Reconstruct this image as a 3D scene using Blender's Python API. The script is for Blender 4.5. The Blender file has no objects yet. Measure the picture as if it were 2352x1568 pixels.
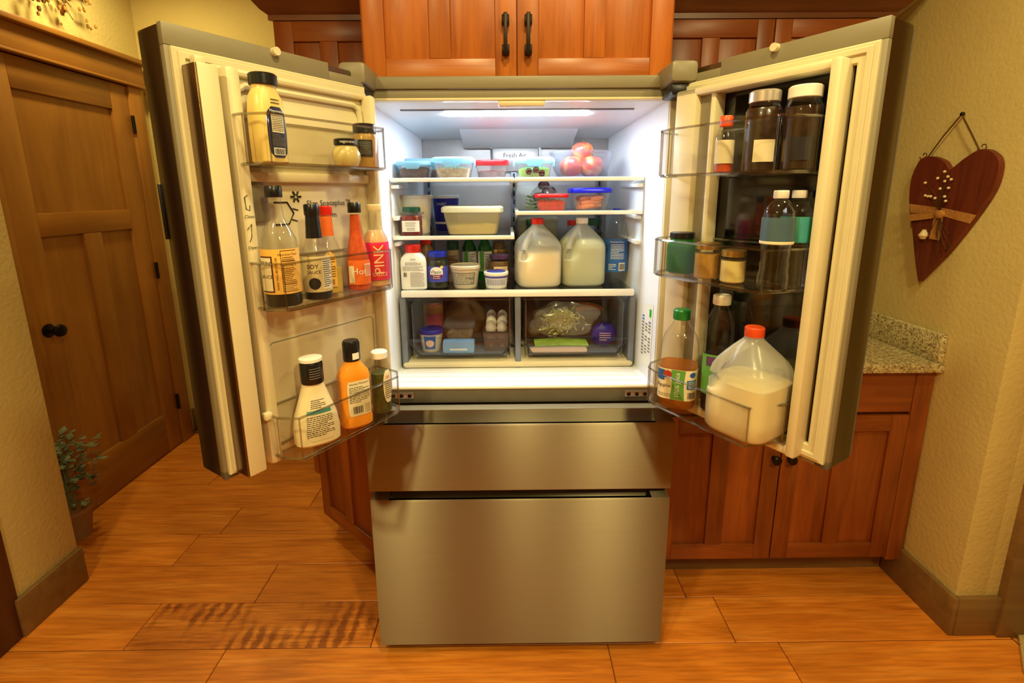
import bpy, bmesh, math, random
from mathutils import Vector, Matrix
random.seed(7)
scene = bpy.context.scene
COL = scene.collection
R = math.radians

# ------------------------------------------------------------------ camera
cam = bpy.data.cameras.new('camera')
camo = bpy.data.objects.new('camera', cam)
COL.objects.link(camo)
scene.camera = camo
cam.sensor_fit = 'HORIZONTAL'
cam.sensor_width = 36.0
cam.lens = 1131.33 / 2352 * 36.0
cam.shift_y = -98.0 / 2352
cam.clip_start = 0.02
_th, _ro, _ya = 0.21199, -0.00693, 0.00624
_f = Vector((math.sin(_ya) * math.cos(_th), math.cos(_ya) * math.cos(_th), -math.sin(_th)))
_r0 = Vector((math.cos(_ya), -math.sin(_ya), 0))
_u0 = _r0.cross(_f)
_r = math.cos(_ro) * _r0 + math.sin(_ro) * _u0
_u = -math.sin(_ro) * _r0 + math.cos(_ro) * _u0
camo.matrix_world = Matrix(((_r.x, _u.x, -_f.x, -0.02939), (_r.y, _u.y, -_f.y, -1.33048), (_r.z, _u.z, -_f.z, 1.47325), (0, 0, 0, 1)))

# ------------------------------------------------------------------ world, exposure, ceiling lights
w = bpy.data.worlds.new('world'); scene.world = w; w.use_nodes = True
w.node_tree.nodes['Background'].inputs[0].default_value = (1.0, 0.72, 0.38, 1)
w.node_tree.nodes['Background'].inputs[1].default_value = 0.25
scene.view_settings.view_transform = 'Standard'
scene.view_settings.look = 'None'
scene.view_settings.exposure = 0.35
scene.view_settings.gamma = 1.0
scene.view_settings.use_curve_mapping = False
scene.cycles.transparent_max_bounces = 32
scene.cycles.max_bounces = 10
WARM = (1.0, 0.86, 0.38)
CANS = [(-0.90, -1.68, 22), (0.68, -1.9, 18), (0.88, -2.15, 12), (-1.72, 1.05, 8), (0.05, -0.75, 13), (1.0, -0.6, 7)]
CEIL = 2.62
for i, (x, y, p) in enumerate(CANS):
    l = bpy.data.lights.new('downlight_bulb', 'AREA'); l.shape = 'DISK'; l.size = 0.14
    l.energy = p; l.color = WARM
    o = bpy.data.objects.new('downlight_bulb', l); COL.objects.link(o)
    o.location = (x, y, CEIL - 0.035)

# ------------------------------------------------------------------ helpers
def S(r, g, b):
    def c(v):
        v /= 255.0
        return v / 12.92 if v <= 0.04045 else ((v + 0.055) / 1.055) ** 2.4
    return (c(r), c(g), c(b), 1.0)

def newmat(name):
    m = bpy.data.materials.new(name); m.use_nodes = True
    nt = m.node_tree; b = nt.nodes['Principled BSDF']
    return m, nt, b

def N(nt, t, **kw):
    n = nt.nodes.new(t)
    for k, v in kw.items():
        if k in n.inputs: n.inputs[k].default_value = v
        else: setattr(n, k, v)
    return n

def ramp(nt, stops):
    n = nt.nodes.new('ShaderNodeValToRGB'); e = n.color_ramp.elements
    while len(e) < len(stops): e.new(0.5)
    for el, (p, c) in zip(e, stops): el.position = p; el.color = c
    return n

def mulc(c, k): return (min(1, c[0] * k), min(1, c[1] * k), min(1, c[2] * k), 1)

def pm(name, col, rough=0.5, metal=0.0, var=0.06, scale=30, bump=0.0, bscale=None, coat=0.0, sss=0.0, emit=None, est=0.0, spec=0.5):
    m, nt, b = newmat(name)
    tc = N(nt, 'ShaderNodeTexCoord')
    n = N(nt, 'ShaderNodeTexNoise', Scale=scale, Detail=4.0)
    nt.links.new(tc.outputs['Object'], n.inputs['Vector'])
    r = ramp(nt, [(0.3, mulc(col, 1 - var)), (0.7, mulc(col, 1 + var))])
    nt.links.new(n.outputs['Fac'], r.inputs[0]); nt.links.new(r.outputs[0], b.inputs['Base Color'])
    b.inputs['Roughness'].default_value = rough; b.inputs['Metallic'].default_value = metal
    b.inputs['Coat Weight'].default_value = coat; b.inputs['Specular IOR Level'].default_value = spec
    if sss:
        b.inputs['Subsurface Weight'].default_value = sss; b.inputs['Subsurface Scale'].default_value = 0.01
    if emit:
        b.inputs['Emission Color'].default_value = emit; b.inputs['Emission Strength'].default_value = est
    if bump:
        n2 = N(nt, 'ShaderNodeTexNoise', Scale=bscale or scale * 4, Detail=3.0)
        nt.links.new(tc.outputs['Object'], n2.inputs['Vector'])
        bp = N(nt, 'ShaderNodeBump', Strength=bump, Distance=0.01)
        nt.links.new(n2.outputs['Fac'], bp.inputs['Height']); nt.links.new(bp.outputs[0], b.inputs['Normal'])
    return m

def wood(name, dark, mid, light, axis='z', scale=1.0, rough=0.35, rnd=True, coat=0.15, band=0.0, fine=0.0):
    m, nt, b = newmat(name)
    tc = N(nt, 'ShaderNodeTexCoord'); mp = N(nt, 'ShaderNodeMapping')
    s = {'x': (1.2, 14, 14), 'y': (14, 1.2, 14), 'z': (14, 14, 1.2)}[axis]
    mp.inputs['Scale'].default_value = [v * scale for v in s]
    src = tc.outputs['Object']
    oi = N(nt, 'ShaderNodeObjectInfo')
    if rnd:
        ad = N(nt, 'ShaderNodeVectorMath', operation='ADD'); ml = N(nt, 'ShaderNodeMath', operation='MULTIPLY'); ml.inputs[1].default_value = 37.0
        nt.links.new(oi.outputs['Random'], ml.inputs[0]); nt.links.new(src, ad.inputs[0]); nt.links.new(ml.outputs[0], ad.inputs[1]); src = ad.outputs[0]
    nt.links.new(src, mp.inputs['Vector'])
    n1 = N(nt, 'ShaderNodeTexNoise', Scale=1.6, Detail=7.0, Roughness=0.62, Distortion=0.7)
    nt.links.new(mp.outputs[0], n1.inputs['Vector'])
    r = ramp(nt, [(0.28, dark), (0.5, mid), (0.74, light)])
    nt.links.new(n1.outputs['Fac'], r.inputs[0])
    out = r.outputs[0]
    n3 = N(nt, 'ShaderNodeTexNoise', Scale=2.3, Detail=2.0); nt.links.new(src, n3.inputs['Vector'])
    r3 = ramp(nt, [(0.35, (0.80, 0.78, 0.76, 1)), (0.65, (1.06, 1.06, 1.06, 1))]); nt.links.new(n3.outputs['Fac'], r3.inputs[0])
    mx = N(nt, 'ShaderNodeMix', data_type='RGBA', blend_type='MULTIPLY'); mx.inputs[0].default_value = 1.0
    nt.links.new(out, mx.inputs[6]); nt.links.new(r3.outputs[0], mx.inputs[7]); out = mx.outputs[2]
    if fine:
        mf = N(nt, 'ShaderNodeMapping'); mf.inputs['Scale'].default_value = {'x': (7, 110, 110), 'y': (110, 7, 110), 'z': (110, 110, 7)}[axis]
        nt.links.new(src, mf.inputs['Vector'])
        nf = N(nt, 'ShaderNodeTexNoise', Scale=1.0, Detail=3.0); nt.links.new(mf.outputs[0], nf.inputs['Vector'])
        rf = ramp(nt, [(0.32, (1 - fine, 1 - fine * 1.2, 1 - fine * 1.4, 1)), (0.6, (1.05, 1.05, 1.05, 1))]); nt.links.new(nf.outputs['Fac'], rf.inputs[0])
        mxf = N(nt, 'ShaderNodeMix', data_type='RGBA', blend_type='MULTIPLY'); mxf.inputs[0].default_value = 1.0
        nt.links.new(out, mxf.inputs[6]); nt.links.new(rf.outputs[0], mxf.inputs[7]); out = mxf.outputs[2]
    if rnd:
        rr = ramp(nt, [(0.0, (0.86, 0.84, 0.80, 1)), (1.0, (1.08, 1.08, 1.08, 1))]); nt.links.new(oi.outputs['Random'], rr.inputs[0])
        mx2 = N(nt, 'ShaderNodeMix', data_type='RGBA', blend_type='MULTIPLY'); mx2.inputs[0].default_value = 1.0
        nt.links.new(out, mx2.inputs[6]); nt.links.new(rr.outputs[0], mx2.inputs[7]); out = mx2.outputs[2]
    if band:
        wv = N(nt, 'ShaderNodeTexWave', Scale=band, Distortion=4.0, Detail=5.0); wv.inputs['Detail Scale'].default_value = 3.5; wv.inputs['Detail Roughness'].default_value = 0.7
        nt.links.new(tc.outputs['Object'], wv.inputs['Vector'])
        g = N(nt, 'ShaderNodeTexNoise', Scale=5.0, Detail=5.0); nt.links.new(tc.outputs['Object'], g.inputs['Vector'])
        gr = ramp(nt, [(0.42, (0, 0, 0, 1)), (0.62, (1, 1, 1, 1))]); nt.links.new(g.outputs['Fac'], gr.inputs[0])
        m1 = N(nt, 'ShaderNodeMath', operation='MULTIPLY'); nt.links.new(wv.outputs['Fac'], m1.inputs[0]); nt.links.new(gr.outputs[0], m1.inputs[1])
        rb = ramp(nt, [(0.1, (1, 1, 1, 1)), (0.8, (0.46, 0.36, 0.28, 1))]); nt.links.new(m1.outputs[0], rb.inputs[0])
        mx3 = N(nt, 'ShaderNodeMix', data_type='RGBA', blend_type='MULTIPLY'); mx3.inputs[0].default_value = 1.0
        nt.links.new(out, mx3.inputs[6]); nt.links.new(rb.outputs[0], mx3.inputs[7]); out = mx3.outputs[2]
    nt.links.new(out, b.inputs['Base Color'])
    b.inputs['Roughness'].default_value = rough; b.inputs['Coat Weight'].default_value = coat; b.inputs['Coat Roughness'].default_value = 0.3
    bp = N(nt, 'ShaderNodeBump', Strength=0.12, Distance=0.004)
    nt.links.new(n1.outputs['Fac'], bp.inputs['Height']); nt.links.new(bp.outputs[0], b.inputs['Normal'])
    return m

def clear(name, tint=(0.95, 0.95, 0.95, 1), base=0.05, edge=0.55, rough=0.06, op=0.0, opcol=(0.8, 0.8, 0.8, 1), oprough=0.4, transl=False):
    """thin clear plastic or glass: see-through, with a mirror sheen that grows at the rim; op adds body colour"""
    m, nt, b = newmat(name)
    out = nt.nodes['Material Output']
    lw = N(nt, 'ShaderNodeLayerWeight', Blend=0.5)
    pw = N(nt, 'ShaderNodeMath', operation='POWER'); pw.inputs[1].default_value = 3.0
    nt.links.new(lw.outputs['Facing'], pw.inputs[0])
    ma = N(nt, 'ShaderNodeMath', operation='MULTIPLY_ADD'); ma.inputs[1].default_value = edge - base; ma.inputs[2].default_value = base
    nt.links.new(pw.outputs[0], ma.inputs[0])
    t = N(nt, 'ShaderNodeBsdfTransparent'); t.inputs[0].default_value = tint
    g = N(nt, 'ShaderNodeBsdfGlossy'); g.inputs['Roughness'].default_value = rough
    mx = N(nt, 'ShaderNodeMixShader')
    nt.links.new(ma.outputs[0], mx.inputs[0]); nt.links.new(t.outputs[0], mx.inputs[1]); nt.links.new(g.outputs[0], mx.inputs[2])
    res = mx.outputs[0]
    if op > 0:
        b.inputs['Base Color'].default_value = opcol; b.inputs['Roughness'].default_value = oprough
        bo = b.outputs[0]
        if transl:
            tr = N(nt, 'ShaderNodeBsdfTranslucent'); tr.inputs[0].default_value = opcol
            m3 = N(nt, 'ShaderNodeMixShader'); m3.inputs[0].default_value = 0.5
            nt.links.new(bo, m3.inputs[1]); nt.links.new(tr.outputs[0], m3.inputs[2]); bo = m3.outputs[0]
        m2 = N(nt, 'ShaderNodeMixShader'); m2.inputs[0].default_value = op
        nt.links.new(res, m2.inputs[1]); nt.links.new(bo, m2.inputs[2]); res = m2.outputs[0]
    nt.links.new(res, out.inputs['Surface'])
    return m

class MB:
    def __init__(s): s.v = []; s.f = []; s.mi = []
    def add(s, vs, fs, mi=0):
        k = len(s.v); s.v += [tuple(v) for v in vs]; s.f += [tuple(i + k for i in f) for f in fs]; s.mi += [mi] * len(fs); return s
    def box(s, x0, x1, y0, y1, z0, z1, bev=0.0, mi=0, seg=2):
        x0, x1 = min(x0, x1), max(x0, x1); y0, y1 = min(y0, y1), max(y0, y1); z0, z1 = min(z0, z1), max(z0, z1)
        vs = [(x, y, z) for x in (x0, x1) for y in (y0, y1) for z in (z0, z1)]
        fs = [(0, 1, 3, 2), (4, 6, 7, 5), (0, 4, 5, 1), (2, 3, 7, 6), (0, 2, 6, 4), (1, 5, 7, 3)]
        if bev <= 0: return s.add(vs, fs, mi)
        bm = bmesh.new(); bv = [bm.verts.new(v) for v in vs]
        for f in fs: bm.faces.new([bv[i] for i in f])
        bev = min(bev, 0.49 * min(x1 - x0, y1 - y0, z1 - z0))
        bmesh.ops.bevel(bm, geom=list(bm.edges), offset=bev, segments=seg, profile=0.5, affect='EDGES')
        bm.verts.index_update()
        s.add([v.co[:] for v in bm.verts], [[v.index for v in f.verts] for f in bm.faces], mi); bm.free(); return s
    def loft(s, rings, c0=True, c1=True, mi=0, closed=True):
        k = len(s.v); n = len(rings[0])
        for r in rings: s.v += [tuple(p) for p in r]
        for i in range(len(rings) - 1):
            for j in range(n if closed else n - 1):
                a = k + i * n + j; b = k + i * n + (j + 1) % n
                s.f.append((a, b, b + n, a + n)); s.mi.append(mi)
        if c0: s.f.append(tuple(k + j for j in range(n))[::-1]); s.mi.append(mi)
        if c1: s.f.append(tuple(k + (len(rings) - 1) * n + j for j in range(n))); s.mi.append(mi)
        return s
    def tube(s, pts, r, seg=8, mi=0, caps=True):
        pts = [Vector(p) for p in pts]; rings = []; rr = r if isinstance(r, (list, tuple)) else [r] * len(pts)
        ref = Vector((0, 0, 1))
        for i, p in enumerate(pts):
            d = (pts[min(i + 1, len(pts) - 1)] - pts[max(i - 1, 0)]).normalized()
            a = d.cross(ref)
            if a.length < 0.05: a = d.cross(Vector((1, 0, 0)))
            a.normalize(); b = d.cross(a).normalized()
            rings.append([p + rr[i] * (math.cos(t) * a + math.sin(t) * b) for t in [2 * math.pi * j / seg for j in range(seg)]])
        return s.loft(rings, caps, caps, mi)
    def prism(s, poly, z0, z1, mi=0, axes='xyz'):
        """polygon in the first two axes, extruded along the third"""
        ix = ['xyz'.index(c) for c in axes]
        def P(a, b, c):
            q = [0, 0, 0]; q[ix[0]] = a; q[ix[1]] = b; q[ix[2]] = c; return q
        return s.loft([[P(a, b, z0) for a, b in poly], [P(a, b, z1) for a, b in poly]], True, True, mi)
    def frame(s, u0, u1, z0, z1, wd, y0, y1, mi=0):
        k = min(0.003, wd * 0.2, abs(y1 - y0) * 0.3); sg = 1 if y1 > y0 else -1
        pr = [(0, y0), (0, y1 - sg * k), (k, y1), (wd - k, y1), (wd, y1 - sg * k), (wd, y0)]
        cs = [(u0, z0, 1, 1), (u1, z0, -1, 1), (u1, z1, -1, -1), (u0, z1, 1, -1)]
        rings = [[(u + a * p, y, z + b * p) for p, y in pr] for u, z, a, b in cs]
        return s.loft(rings + [rings[0]], False, False, mi)
    def ball(s, c, r, seg=12, rings=8, mi=0, sc=(1, 1, 1)):
        rs = []
        for i in range(1, rings):
            t = math.pi * i / rings
            rs.append([(c[0] + r * sc[0] * math.sin(t) * math.cos(a), c[1] + r * sc[1] * math.sin(t) * math.sin(a), c[2] - r * sc[2] * math.cos(t)) for a in [2 * math.pi * j / seg for j in range(seg)]])
        return s.loft(rs, True, True, mi)
    def obj(s, name, mats, parent=None, smooth=35, inv=None):
        me = bpy.data.meshes.new(name); me.from_pydata(s.v, [], s.f)
        if not isinstance(mats, (list, tuple)): mats = [mats]
        for m in mats: me.materials.append(m)
        me.polygons.foreach_set('material_index', s.mi)
        bm = bmesh.new(); bm.from_mesh(me); bmesh.ops.recalc_face_normals(bm, faces=bm.faces); bm.to_mesh(me); bm.free()
        if smooth:
            me.polygons.foreach_set('use_smooth', [True] * len(me.polygons)); me.set_sharp_from_angle(angle=R(smooth))
        o = bpy.data.objects.new(name, me); COL.objects.link(o)
        if parent is not None:
            o.parent = parent
            if inv is None and parent.get('_world'): inv = True
            if inv: o.matrix_parent_inverse = Matrix.Translation(-Vector(parent.location))
        return o

def tag(o, label=None, cat=None, group=None, kind=None):
    if label: o['label'] = label
    if cat: o['category'] = cat
    if group: o['group'] = group
    if kind: o['kind'] = kind
    return o

def thing(name, label, cat, loc=(0, 0, 0), rz=0.0, group=None, world=False):
    """an Empty at the thing's base; world=True: its parts are modelled in world coordinates"""
    o = bpy.data.objects.new(name, None); COL.objects.link(o); o.empty_display_size = 0.05
    o.location = loc; o.rotation_euler = (0, 0, rz)
    if world: WORLD.add(o.name)
    return tag(o, label, cat, group)
WORLD = set()
_old = MB.obj
def _obj(s, name, mats, parent=None, smooth=35):
    inv = parent is not None and parent.name in WORLD
    return _old(s, name, mats, parent, smooth, inv)
MB.obj = _obj
def struct(o): o['kind'] = 'structure'; return o

_tc = {}
def text_geo(s):
    """flat glyph mesh of a string, height about 1, centred"""
    if s in _tc: return _tc[s]
    cu = bpy.data.curves.new('t', 'FONT'); cu.body = s; cu.align_x = 'CENTER'; cu.align_y = 'CENTER'; cu.resolution_u = 2
    o = bpy.data.objects.new('t', cu); COL.objects.link(o)
    bpy.context.view_layer.update()
    me = o.evaluated_get(bpy.context.evaluated_depsgraph_get()).to_mesh()
    bm = bmesh.new(); bm.from_mesh(me); bmesh.ops.triangulate(bm, faces=bm.faces); bmesh.ops.subdivide_edges(bm, edges=[e for e in bm.edges if e.calc_length() > 0.25], cuts=3)
    bm.verts.index_update(); g = ([v.co[:] for v in bm.verts], [tuple(v.index for v in f.verts) for f in bm.faces]); bm.free()
    o.evaluated_get(bpy.context.evaluated_depsgraph_get()).to_mesh_clear()
    bpy.data.objects.remove(o); bpy.data.curves.remove(cu)
    _tc[s] = g
    return g

def flat_text(s, size, fn, name, mat, parent):
    """glyphs laid on a surface: fn(x, y) -> 3D point"""
    vs, fs = text_geo(s)
    return MB().add([fn(x * size, y * size) for x, y, z in vs], fs).obj(name, mat, parent, smooth=0)

# ---- bottles, jars, tubs: a stack of sections (z, rx, ry, exponent); angle 0 faces local -Y
class Shape:
    def __init__(s, secs):
        s.s = [(q[0], q[1], q[2] if len(q) > 2 else q[1], q[3] if len(q) > 3 else 2.0) for q in secs]
    def at(s, z):
        q = s.s
        if z <= q[0][0]: return q[0]
        for a, b in zip(q, q[1:]):
            if z <= b[0]:
                t = (z - a[0]) / max(1e-9, b[0] - a[0]); return tuple(a[i] + t * (b[i] - a[i]) for i in range(4))
        return q[-1]
    def pt(s, a, z, off=0.0):
        _, rx, ry, e = s.at(z); sn, cs = math.sin(a), math.cos(a)
        f = (abs(sn) ** e + abs(cs) ** e) ** (-1 / e)
        return ((rx + off) * f * sn, -(ry + off) * f * cs, z)
    def mesh(s, seg=28, z0=None, z1=None, off=0.0, mb=None, rib=0.0):
        mb = mb or MB(); zs = [q[0] for q in s.s]
        z0 = zs[0] if z0 is None else z0; z1 = zs[-1] if z1 is None else z1
        lv = [z0] + [z for z in zs if z0 < z < z1] + [z1]
        # keep profile steps that share a height
        rings = []
        if z0 == zs[0] and z1 == zs[-1]:
            for q in s.s:
                t = Shape([q]); rings.append([t.pt(2 * math.pi * j / seg, q[0], off - (rib if j % 2 else 0)) for j in range(seg)])
        else:
            rings = [[s.pt(2 * math.pi * j / seg, z, off) for j in range(seg)] for z in lv]
        return mb.loft(rings)

def scaled(secs, k=1.0, kz=1.0, dz=0.0): return [(q[0] * kz + dz,) + tuple(v * k for v in q[1:3]) + tuple(q[3:]) for q in secs]

def put_label(root, sh, z0, z1, a, hw, mat, off=0.0007, shape=None, name='label', na=18, nz=10):
    rings = []
    for i in range(nz + 1):
        t = i / nz; z = z0 + t * (z1 - z0); h = hw * (shape(t) if shape else 1.0)
        rings.append([sh.pt(a - h + 2 * h * j / na, z, off) for j in range(na + 1)])
    return MB().loft(rings, False, False, 0, closed=False).obj(name, mat, root)

def put_text(parent, sh, s, size, z, a, mat, off=0.0013, up=False, name='lettering', kx=1.0):
    r = max(sh.at(z)[1], 0.01)
    def fn(x, y):
        if up: x, y = -y, x
        return sh.pt(a + kx * x / r, z + y, off)
    return flat_text(s, size, fn, name, mat, parent)

def put_print(parent, sh, z0, z1, a, hw, rows, mat, off=0.0012, name='fine_print', fill=0.8):
    mb = MB(); rnd = random.Random(int(z0 * 1e5) + rows)
    for i in range(rows):
        zc = z1 - (i + 0.5) * (z1 - z0) / rows; h = 0.17 * (z1 - z0) / rows
        x = -hw
        end = hw * (1 if rnd.random() < fill else rnd.uniform(0.1, 0.8))
        while x < end - 0.02 * hw:
            wd = min(rnd.uniform(0.12, 0.4) * hw, end - x)
            p = [sh.pt(a + q, zz, off) for q, zz in ((x, zc - h), (x + wd, zc - h), (x + wd, zc + h), (x, zc + h))]
            mb.add(p, [(0, 1, 2, 3)]); x += wd + 0.05 * hw
    return mb.obj(name, mat, parent, smooth=0)

def put_barcode(parent, sh, z0, z1, a, hw, mw, mk):
    o = put_label(parent, sh, z0, z1, a, hw, mw, off=0.0011, name='barcode_panel', na=6, nz=2)
    mb = MB(); rnd = random.Random(3); x = -hw * 0.85; d = (z1 - z0) * 0.12
    while x < hw * 0.85:
        wd = hw * rnd.choice((0.05, 0.09, 0.14))
        mb.add([sh.pt(a + q, zz, 0.0016) for q, zz in ((x, z0 + d), (x + wd, z0 + d), (x + wd, z1 - d), (x, z1 - d))], [(0, 1, 2, 3)])
        x += wd + hw * rnd.choice((0.06, 0.1))
    mb.obj('barcode', mk, parent, smooth=0)
    return o

# ------------------------------------------------------------------ materials
M = {}
M['wall'] = pm('wall_paint', S(206, 184, 118), 0.85, var=0.03, scale=6, bump=0.2, bscale=70)
M['ceil'] = pm('ceiling_paint', S(225, 215, 190), 0.9, var=0.02)
M['base'] = wood('brown_trim_wood', S(112, 80, 42), S(126, 92, 50), S(140, 104, 60), 'x', 0.8, 0.45, False)
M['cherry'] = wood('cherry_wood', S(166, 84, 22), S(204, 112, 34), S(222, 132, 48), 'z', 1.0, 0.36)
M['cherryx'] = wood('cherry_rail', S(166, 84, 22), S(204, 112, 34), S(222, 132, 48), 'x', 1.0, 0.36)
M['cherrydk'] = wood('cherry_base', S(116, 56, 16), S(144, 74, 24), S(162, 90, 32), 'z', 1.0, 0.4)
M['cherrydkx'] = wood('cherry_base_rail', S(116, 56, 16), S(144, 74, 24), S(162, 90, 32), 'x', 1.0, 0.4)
M['crown'] = wood('crown_wood', S(96, 52, 26), S(116, 66, 34), S(130, 78, 42), 'x', 0.8, 0.4, False)
M['door'] = wood('closet_door_wood', S(136, 86, 28), S(154, 100, 34), S(168, 114, 44), 'z', 0.6, 0.45)
M['doory'] = wood('closet_door_rail', S(136, 86, 28), S(154, 100, 34), S(168, 114, 44), 'y', 0.6, 0.45)
M['floor'] = wood('plank_wood', S(200, 110, 28), S(230, 138, 44), S(246, 162, 68), 'x', 1.2, 0.38, True, 0.1, fine=0.2)
M['floorfig'] = wood('figured_plank_wood', S(180, 96, 26), S(220, 132, 44), S(242, 160, 70), 'x', 1.2, 0.38, False, 0.1, band=7.0, fine=0.3)
M['gap'] = pm('plank_joint', S(96, 48, 14), 0.8)
M['dark'] = pm('dark_bronze', S(38, 28, 20), 0.4, 0.7)
M['black'] = pm('black_plastic', S(18, 18, 20), 0.35)
M['carpet'] = pm('beige_carpet', S(210, 180, 120), 0.95, var=0.25, scale=140, bump=0.8, bscale=300)
m, nt, b = newmat('granite'); M['granite'] = m
tc = N(nt, 'ShaderNodeTexCoord'); vo = N(nt, 'ShaderNodeTexVoronoi', Scale=210.0); no = N(nt, 'ShaderNodeTexNoise', Scale=90.0, Detail=5.0)
nt.links.new(tc.outputs['Object'], vo.inputs['Vector']); nt.links.new(tc.outputs['Object'], no.inputs['Vector'])
mxg = N(nt, 'ShaderNodeMix', data_type='FLOAT'); mxg.inputs[0].default_value = 0.55
sep = N(nt, 'ShaderNodeSeparateColor'); nt.links.new(vo.outputs['Color'], sep.inputs[0])
nt.links.new(sep.outputs[0], mxg.inputs[2]); nt.links.new(no.outputs['Fac'], mxg.inputs[3])
rg = ramp(nt, [(0.2, S(70, 58, 40)), (0.42, S(170, 150, 105)), (0.6, S(205, 190, 140)), (0.8, S(228, 215, 175))])
nt.links.new(mxg.outputs[0], rg.inputs[0]); nt.links.new(rg.outputs[0], b.inputs['Base Color']); b.inputs['Roughness'].default_value = 0.25

def steel(name, col, rough, axis):
    m, nt, b = newmat(name)
    tc = N(nt, 'ShaderNodeTexCoord'); mp = N(nt, 'ShaderNodeMapping'); mp.inputs['Scale'].default_value = (2, 2, 700) if axis == 'x' else (2, 700, 2)
    nt.links.new(tc.outputs['Object'], mp.inputs['Vector'])
    n = N(nt, 'ShaderNodeTexNoise', Scale=1.0, Detail=3.0); nt.links.new(mp.outputs[0], n.inputs['Vector'])
    r = ramp(nt, [(0.3, (rough * 0.97,) * 3 + (1,)), (0.7, (rough * 1.03,) * 3 + (1,))]); nt.links.new(n.outputs['Fac'], r.inputs[0]); b.inputs['Roughness'].default_value = rough
    rc = ramp(nt, [(0.3, mulc(col, 0.96)), (0.7, mulc(col, 1.04))]); nt.links.new(n.outputs['Fac'], rc.inputs[0]); nt.links.new(rc.outputs[0], b.inputs['Base Color'])
    b.inputs['Base Color'].default_value = col; b.inputs['Metallic'].default_value = 1.0
    b.inputs['Anisotropic'].default_value = 1.0; b.inputs['Anisotropic Rotation'].default_value = 0.0
    tg = N(nt, 'ShaderNodeCombineXYZ'); tg.inputs[2].default_value = 1.0      # brushed along the horizontal: sheen spreads vertically
    nt.links.new(tg.outputs[0], b.inputs['Tangent'])
    return m
M['steel'] = steel('brushed_stainless', (0.30, 0.25, 0.17, 1), 0.42, 'x')
M['trimgrey'] = pm('grey_enamel', S(134, 124, 100), 0.45, 0.0, var=0.02)
M['greydk'] = pm('dark_grey_enamel', S(104, 98, 86), 0.45)
M['cream'] = pm('cream_plastic', S(222, 208, 170), 0.4, var=0.015)
M['gasket'] = pm('gasket_rubber', S(212, 200, 162), 0.6, var=0.02)
M['liner'] = pm('white_liner', S(238, 240, 246), 0.35, var=0.01)
M['backpanel'] = pm('metal_back_panel', S(176, 174, 172), 0.36, 0.55, var=0.03)
M['white'] = pm('white_plastic', S(240, 238, 230), 0.4, var=0.01)
M['railgrey'] = pm('grey_rail', S(120, 124, 132), 0.4, 0.4)
M['bin'] = clear('clear_bin_plastic', (0.965, 0.96, 0.95, 1), 0.012, 0.45, 0.04)
M['rim'] = clear('bin_rim_plastic', (0.72, 0.70, 0.66, 1), 0.16, 0.9, 0.08)
M['glass'] = clear('clear_glass', (0.94, 0.96, 0.95, 1), 0.05, 0.6, 0.04)
M['shelfglass'] = clear('shelf_glass', (0.90, 0.94, 0.94, 1), 0.06, 0.7, 0.04)
M['crisp'] = clear('crisper_plastic', (0.93, 0.93, 0.95, 1), 0.04, 0.4, 0.08)
M['blackglass'] = pm('black_glass', S(12, 12, 12), 0.08, var=0.0, coat=0.5)
M['screw'] = pm('screw_metal', S(190, 188, 184), 0.3, 0.9)
M['led'] = pm('led_strip', (1, 1, 1, 1), 0.5, emit=(0.78, 0.89, 1.0, 1), est=125.0)
M['ink'] = pm('black_ink', S(30, 26, 26), 0.6, var=0.0)
M['inkgrey'] = pm('grey_ink', S(126, 120, 110), 0.6, var=0.0)
M['paper'] = pm('white_label_paper', S(232, 226, 212), 0.6, var=0.01)

# ------------------------------------------------------------------ setting
fl = struct(MB().box(-3.2, 4.0, -4.3, 1.75, -0.05, -0.004).obj('floor', M['floor']))
fb = MB().box(-2.1, 1.655, -0.95, 1.70, -0.006, -0.003).obj('joint_bed', M['gap'], fl)
ROWH = 0.19
JOINTS = {0: [-0.977, 0.29, 0.86], 1: [-1.32, -0.5, 0.72], 2: [-0.98, 0.62], 3: [-1.41, -0.2, 1.0], 4: [-1.325, 0.1], 5: [-1.0, 0.4], 6: [-1.6, -0.4], 7: [-0.9, 0.6], 8: [-1.4, 0.0]}
for k in range(-5, 9):
    y0 = 0.032 + (k - 1) * ROWH
    js = JOINTS.get(k, [-1.2 + (k * 0.37) % 0.9, 0.2 + (k * 0.53) % 0.7])
    xs = [-2.06] + js + [1.65]
    for i, (a, b) in enumerate(zip(xs, xs[1:])):
        fig = (k == 1 and i == 1)
        cx, cy = (a + b) / 2, y0 + ROWH / 2
        hx, hy = (b - a) / 2 - 0.0012, ROWH / 2 - 0.0012
        o = MB().box(-hx, hx, -hy, hy, -0.006, random.uniform(-0.0003, 0.0003), 0.002, seg=1).obj('plank', M['floorfig'] if fig else M['floor'], fl)
        o.location = (cx, cy, 0)
tag(struct(MB().prism([(1.72, 2.2), (1.72, 0.2), (1.668, 0.03), (1.56, -0.09), (1.49, -0.30), (1.46, -1.6), (4.0, -1.6), (4.0, 2.2)], 0.001, 0.012).obj('carpet', M['carpet'])), 'beige carpet beyond the brown casing at the right edge', 'carpet')
struct(MB().box(-3.2, 4.0, -4.3, 2.4, CEIL, CEIL + 0.1).obj('ceiling', M['ceil']))
struct(MB().box(-2.16, -2.06, 0.30, 1.75, 0, CEIL).obj('wall_left', M['wall']))
struct(MB().box(-2.16, 1.56, 1.62, 1.75, 0, CEIL).obj('wall_back', M['wall']))
WB = 0.90
struct(MB().box(-0.86, 1.56, WB, WB + 0.1, 0, CEIL).obj('wall_behind_counter', M['wall']))
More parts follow.
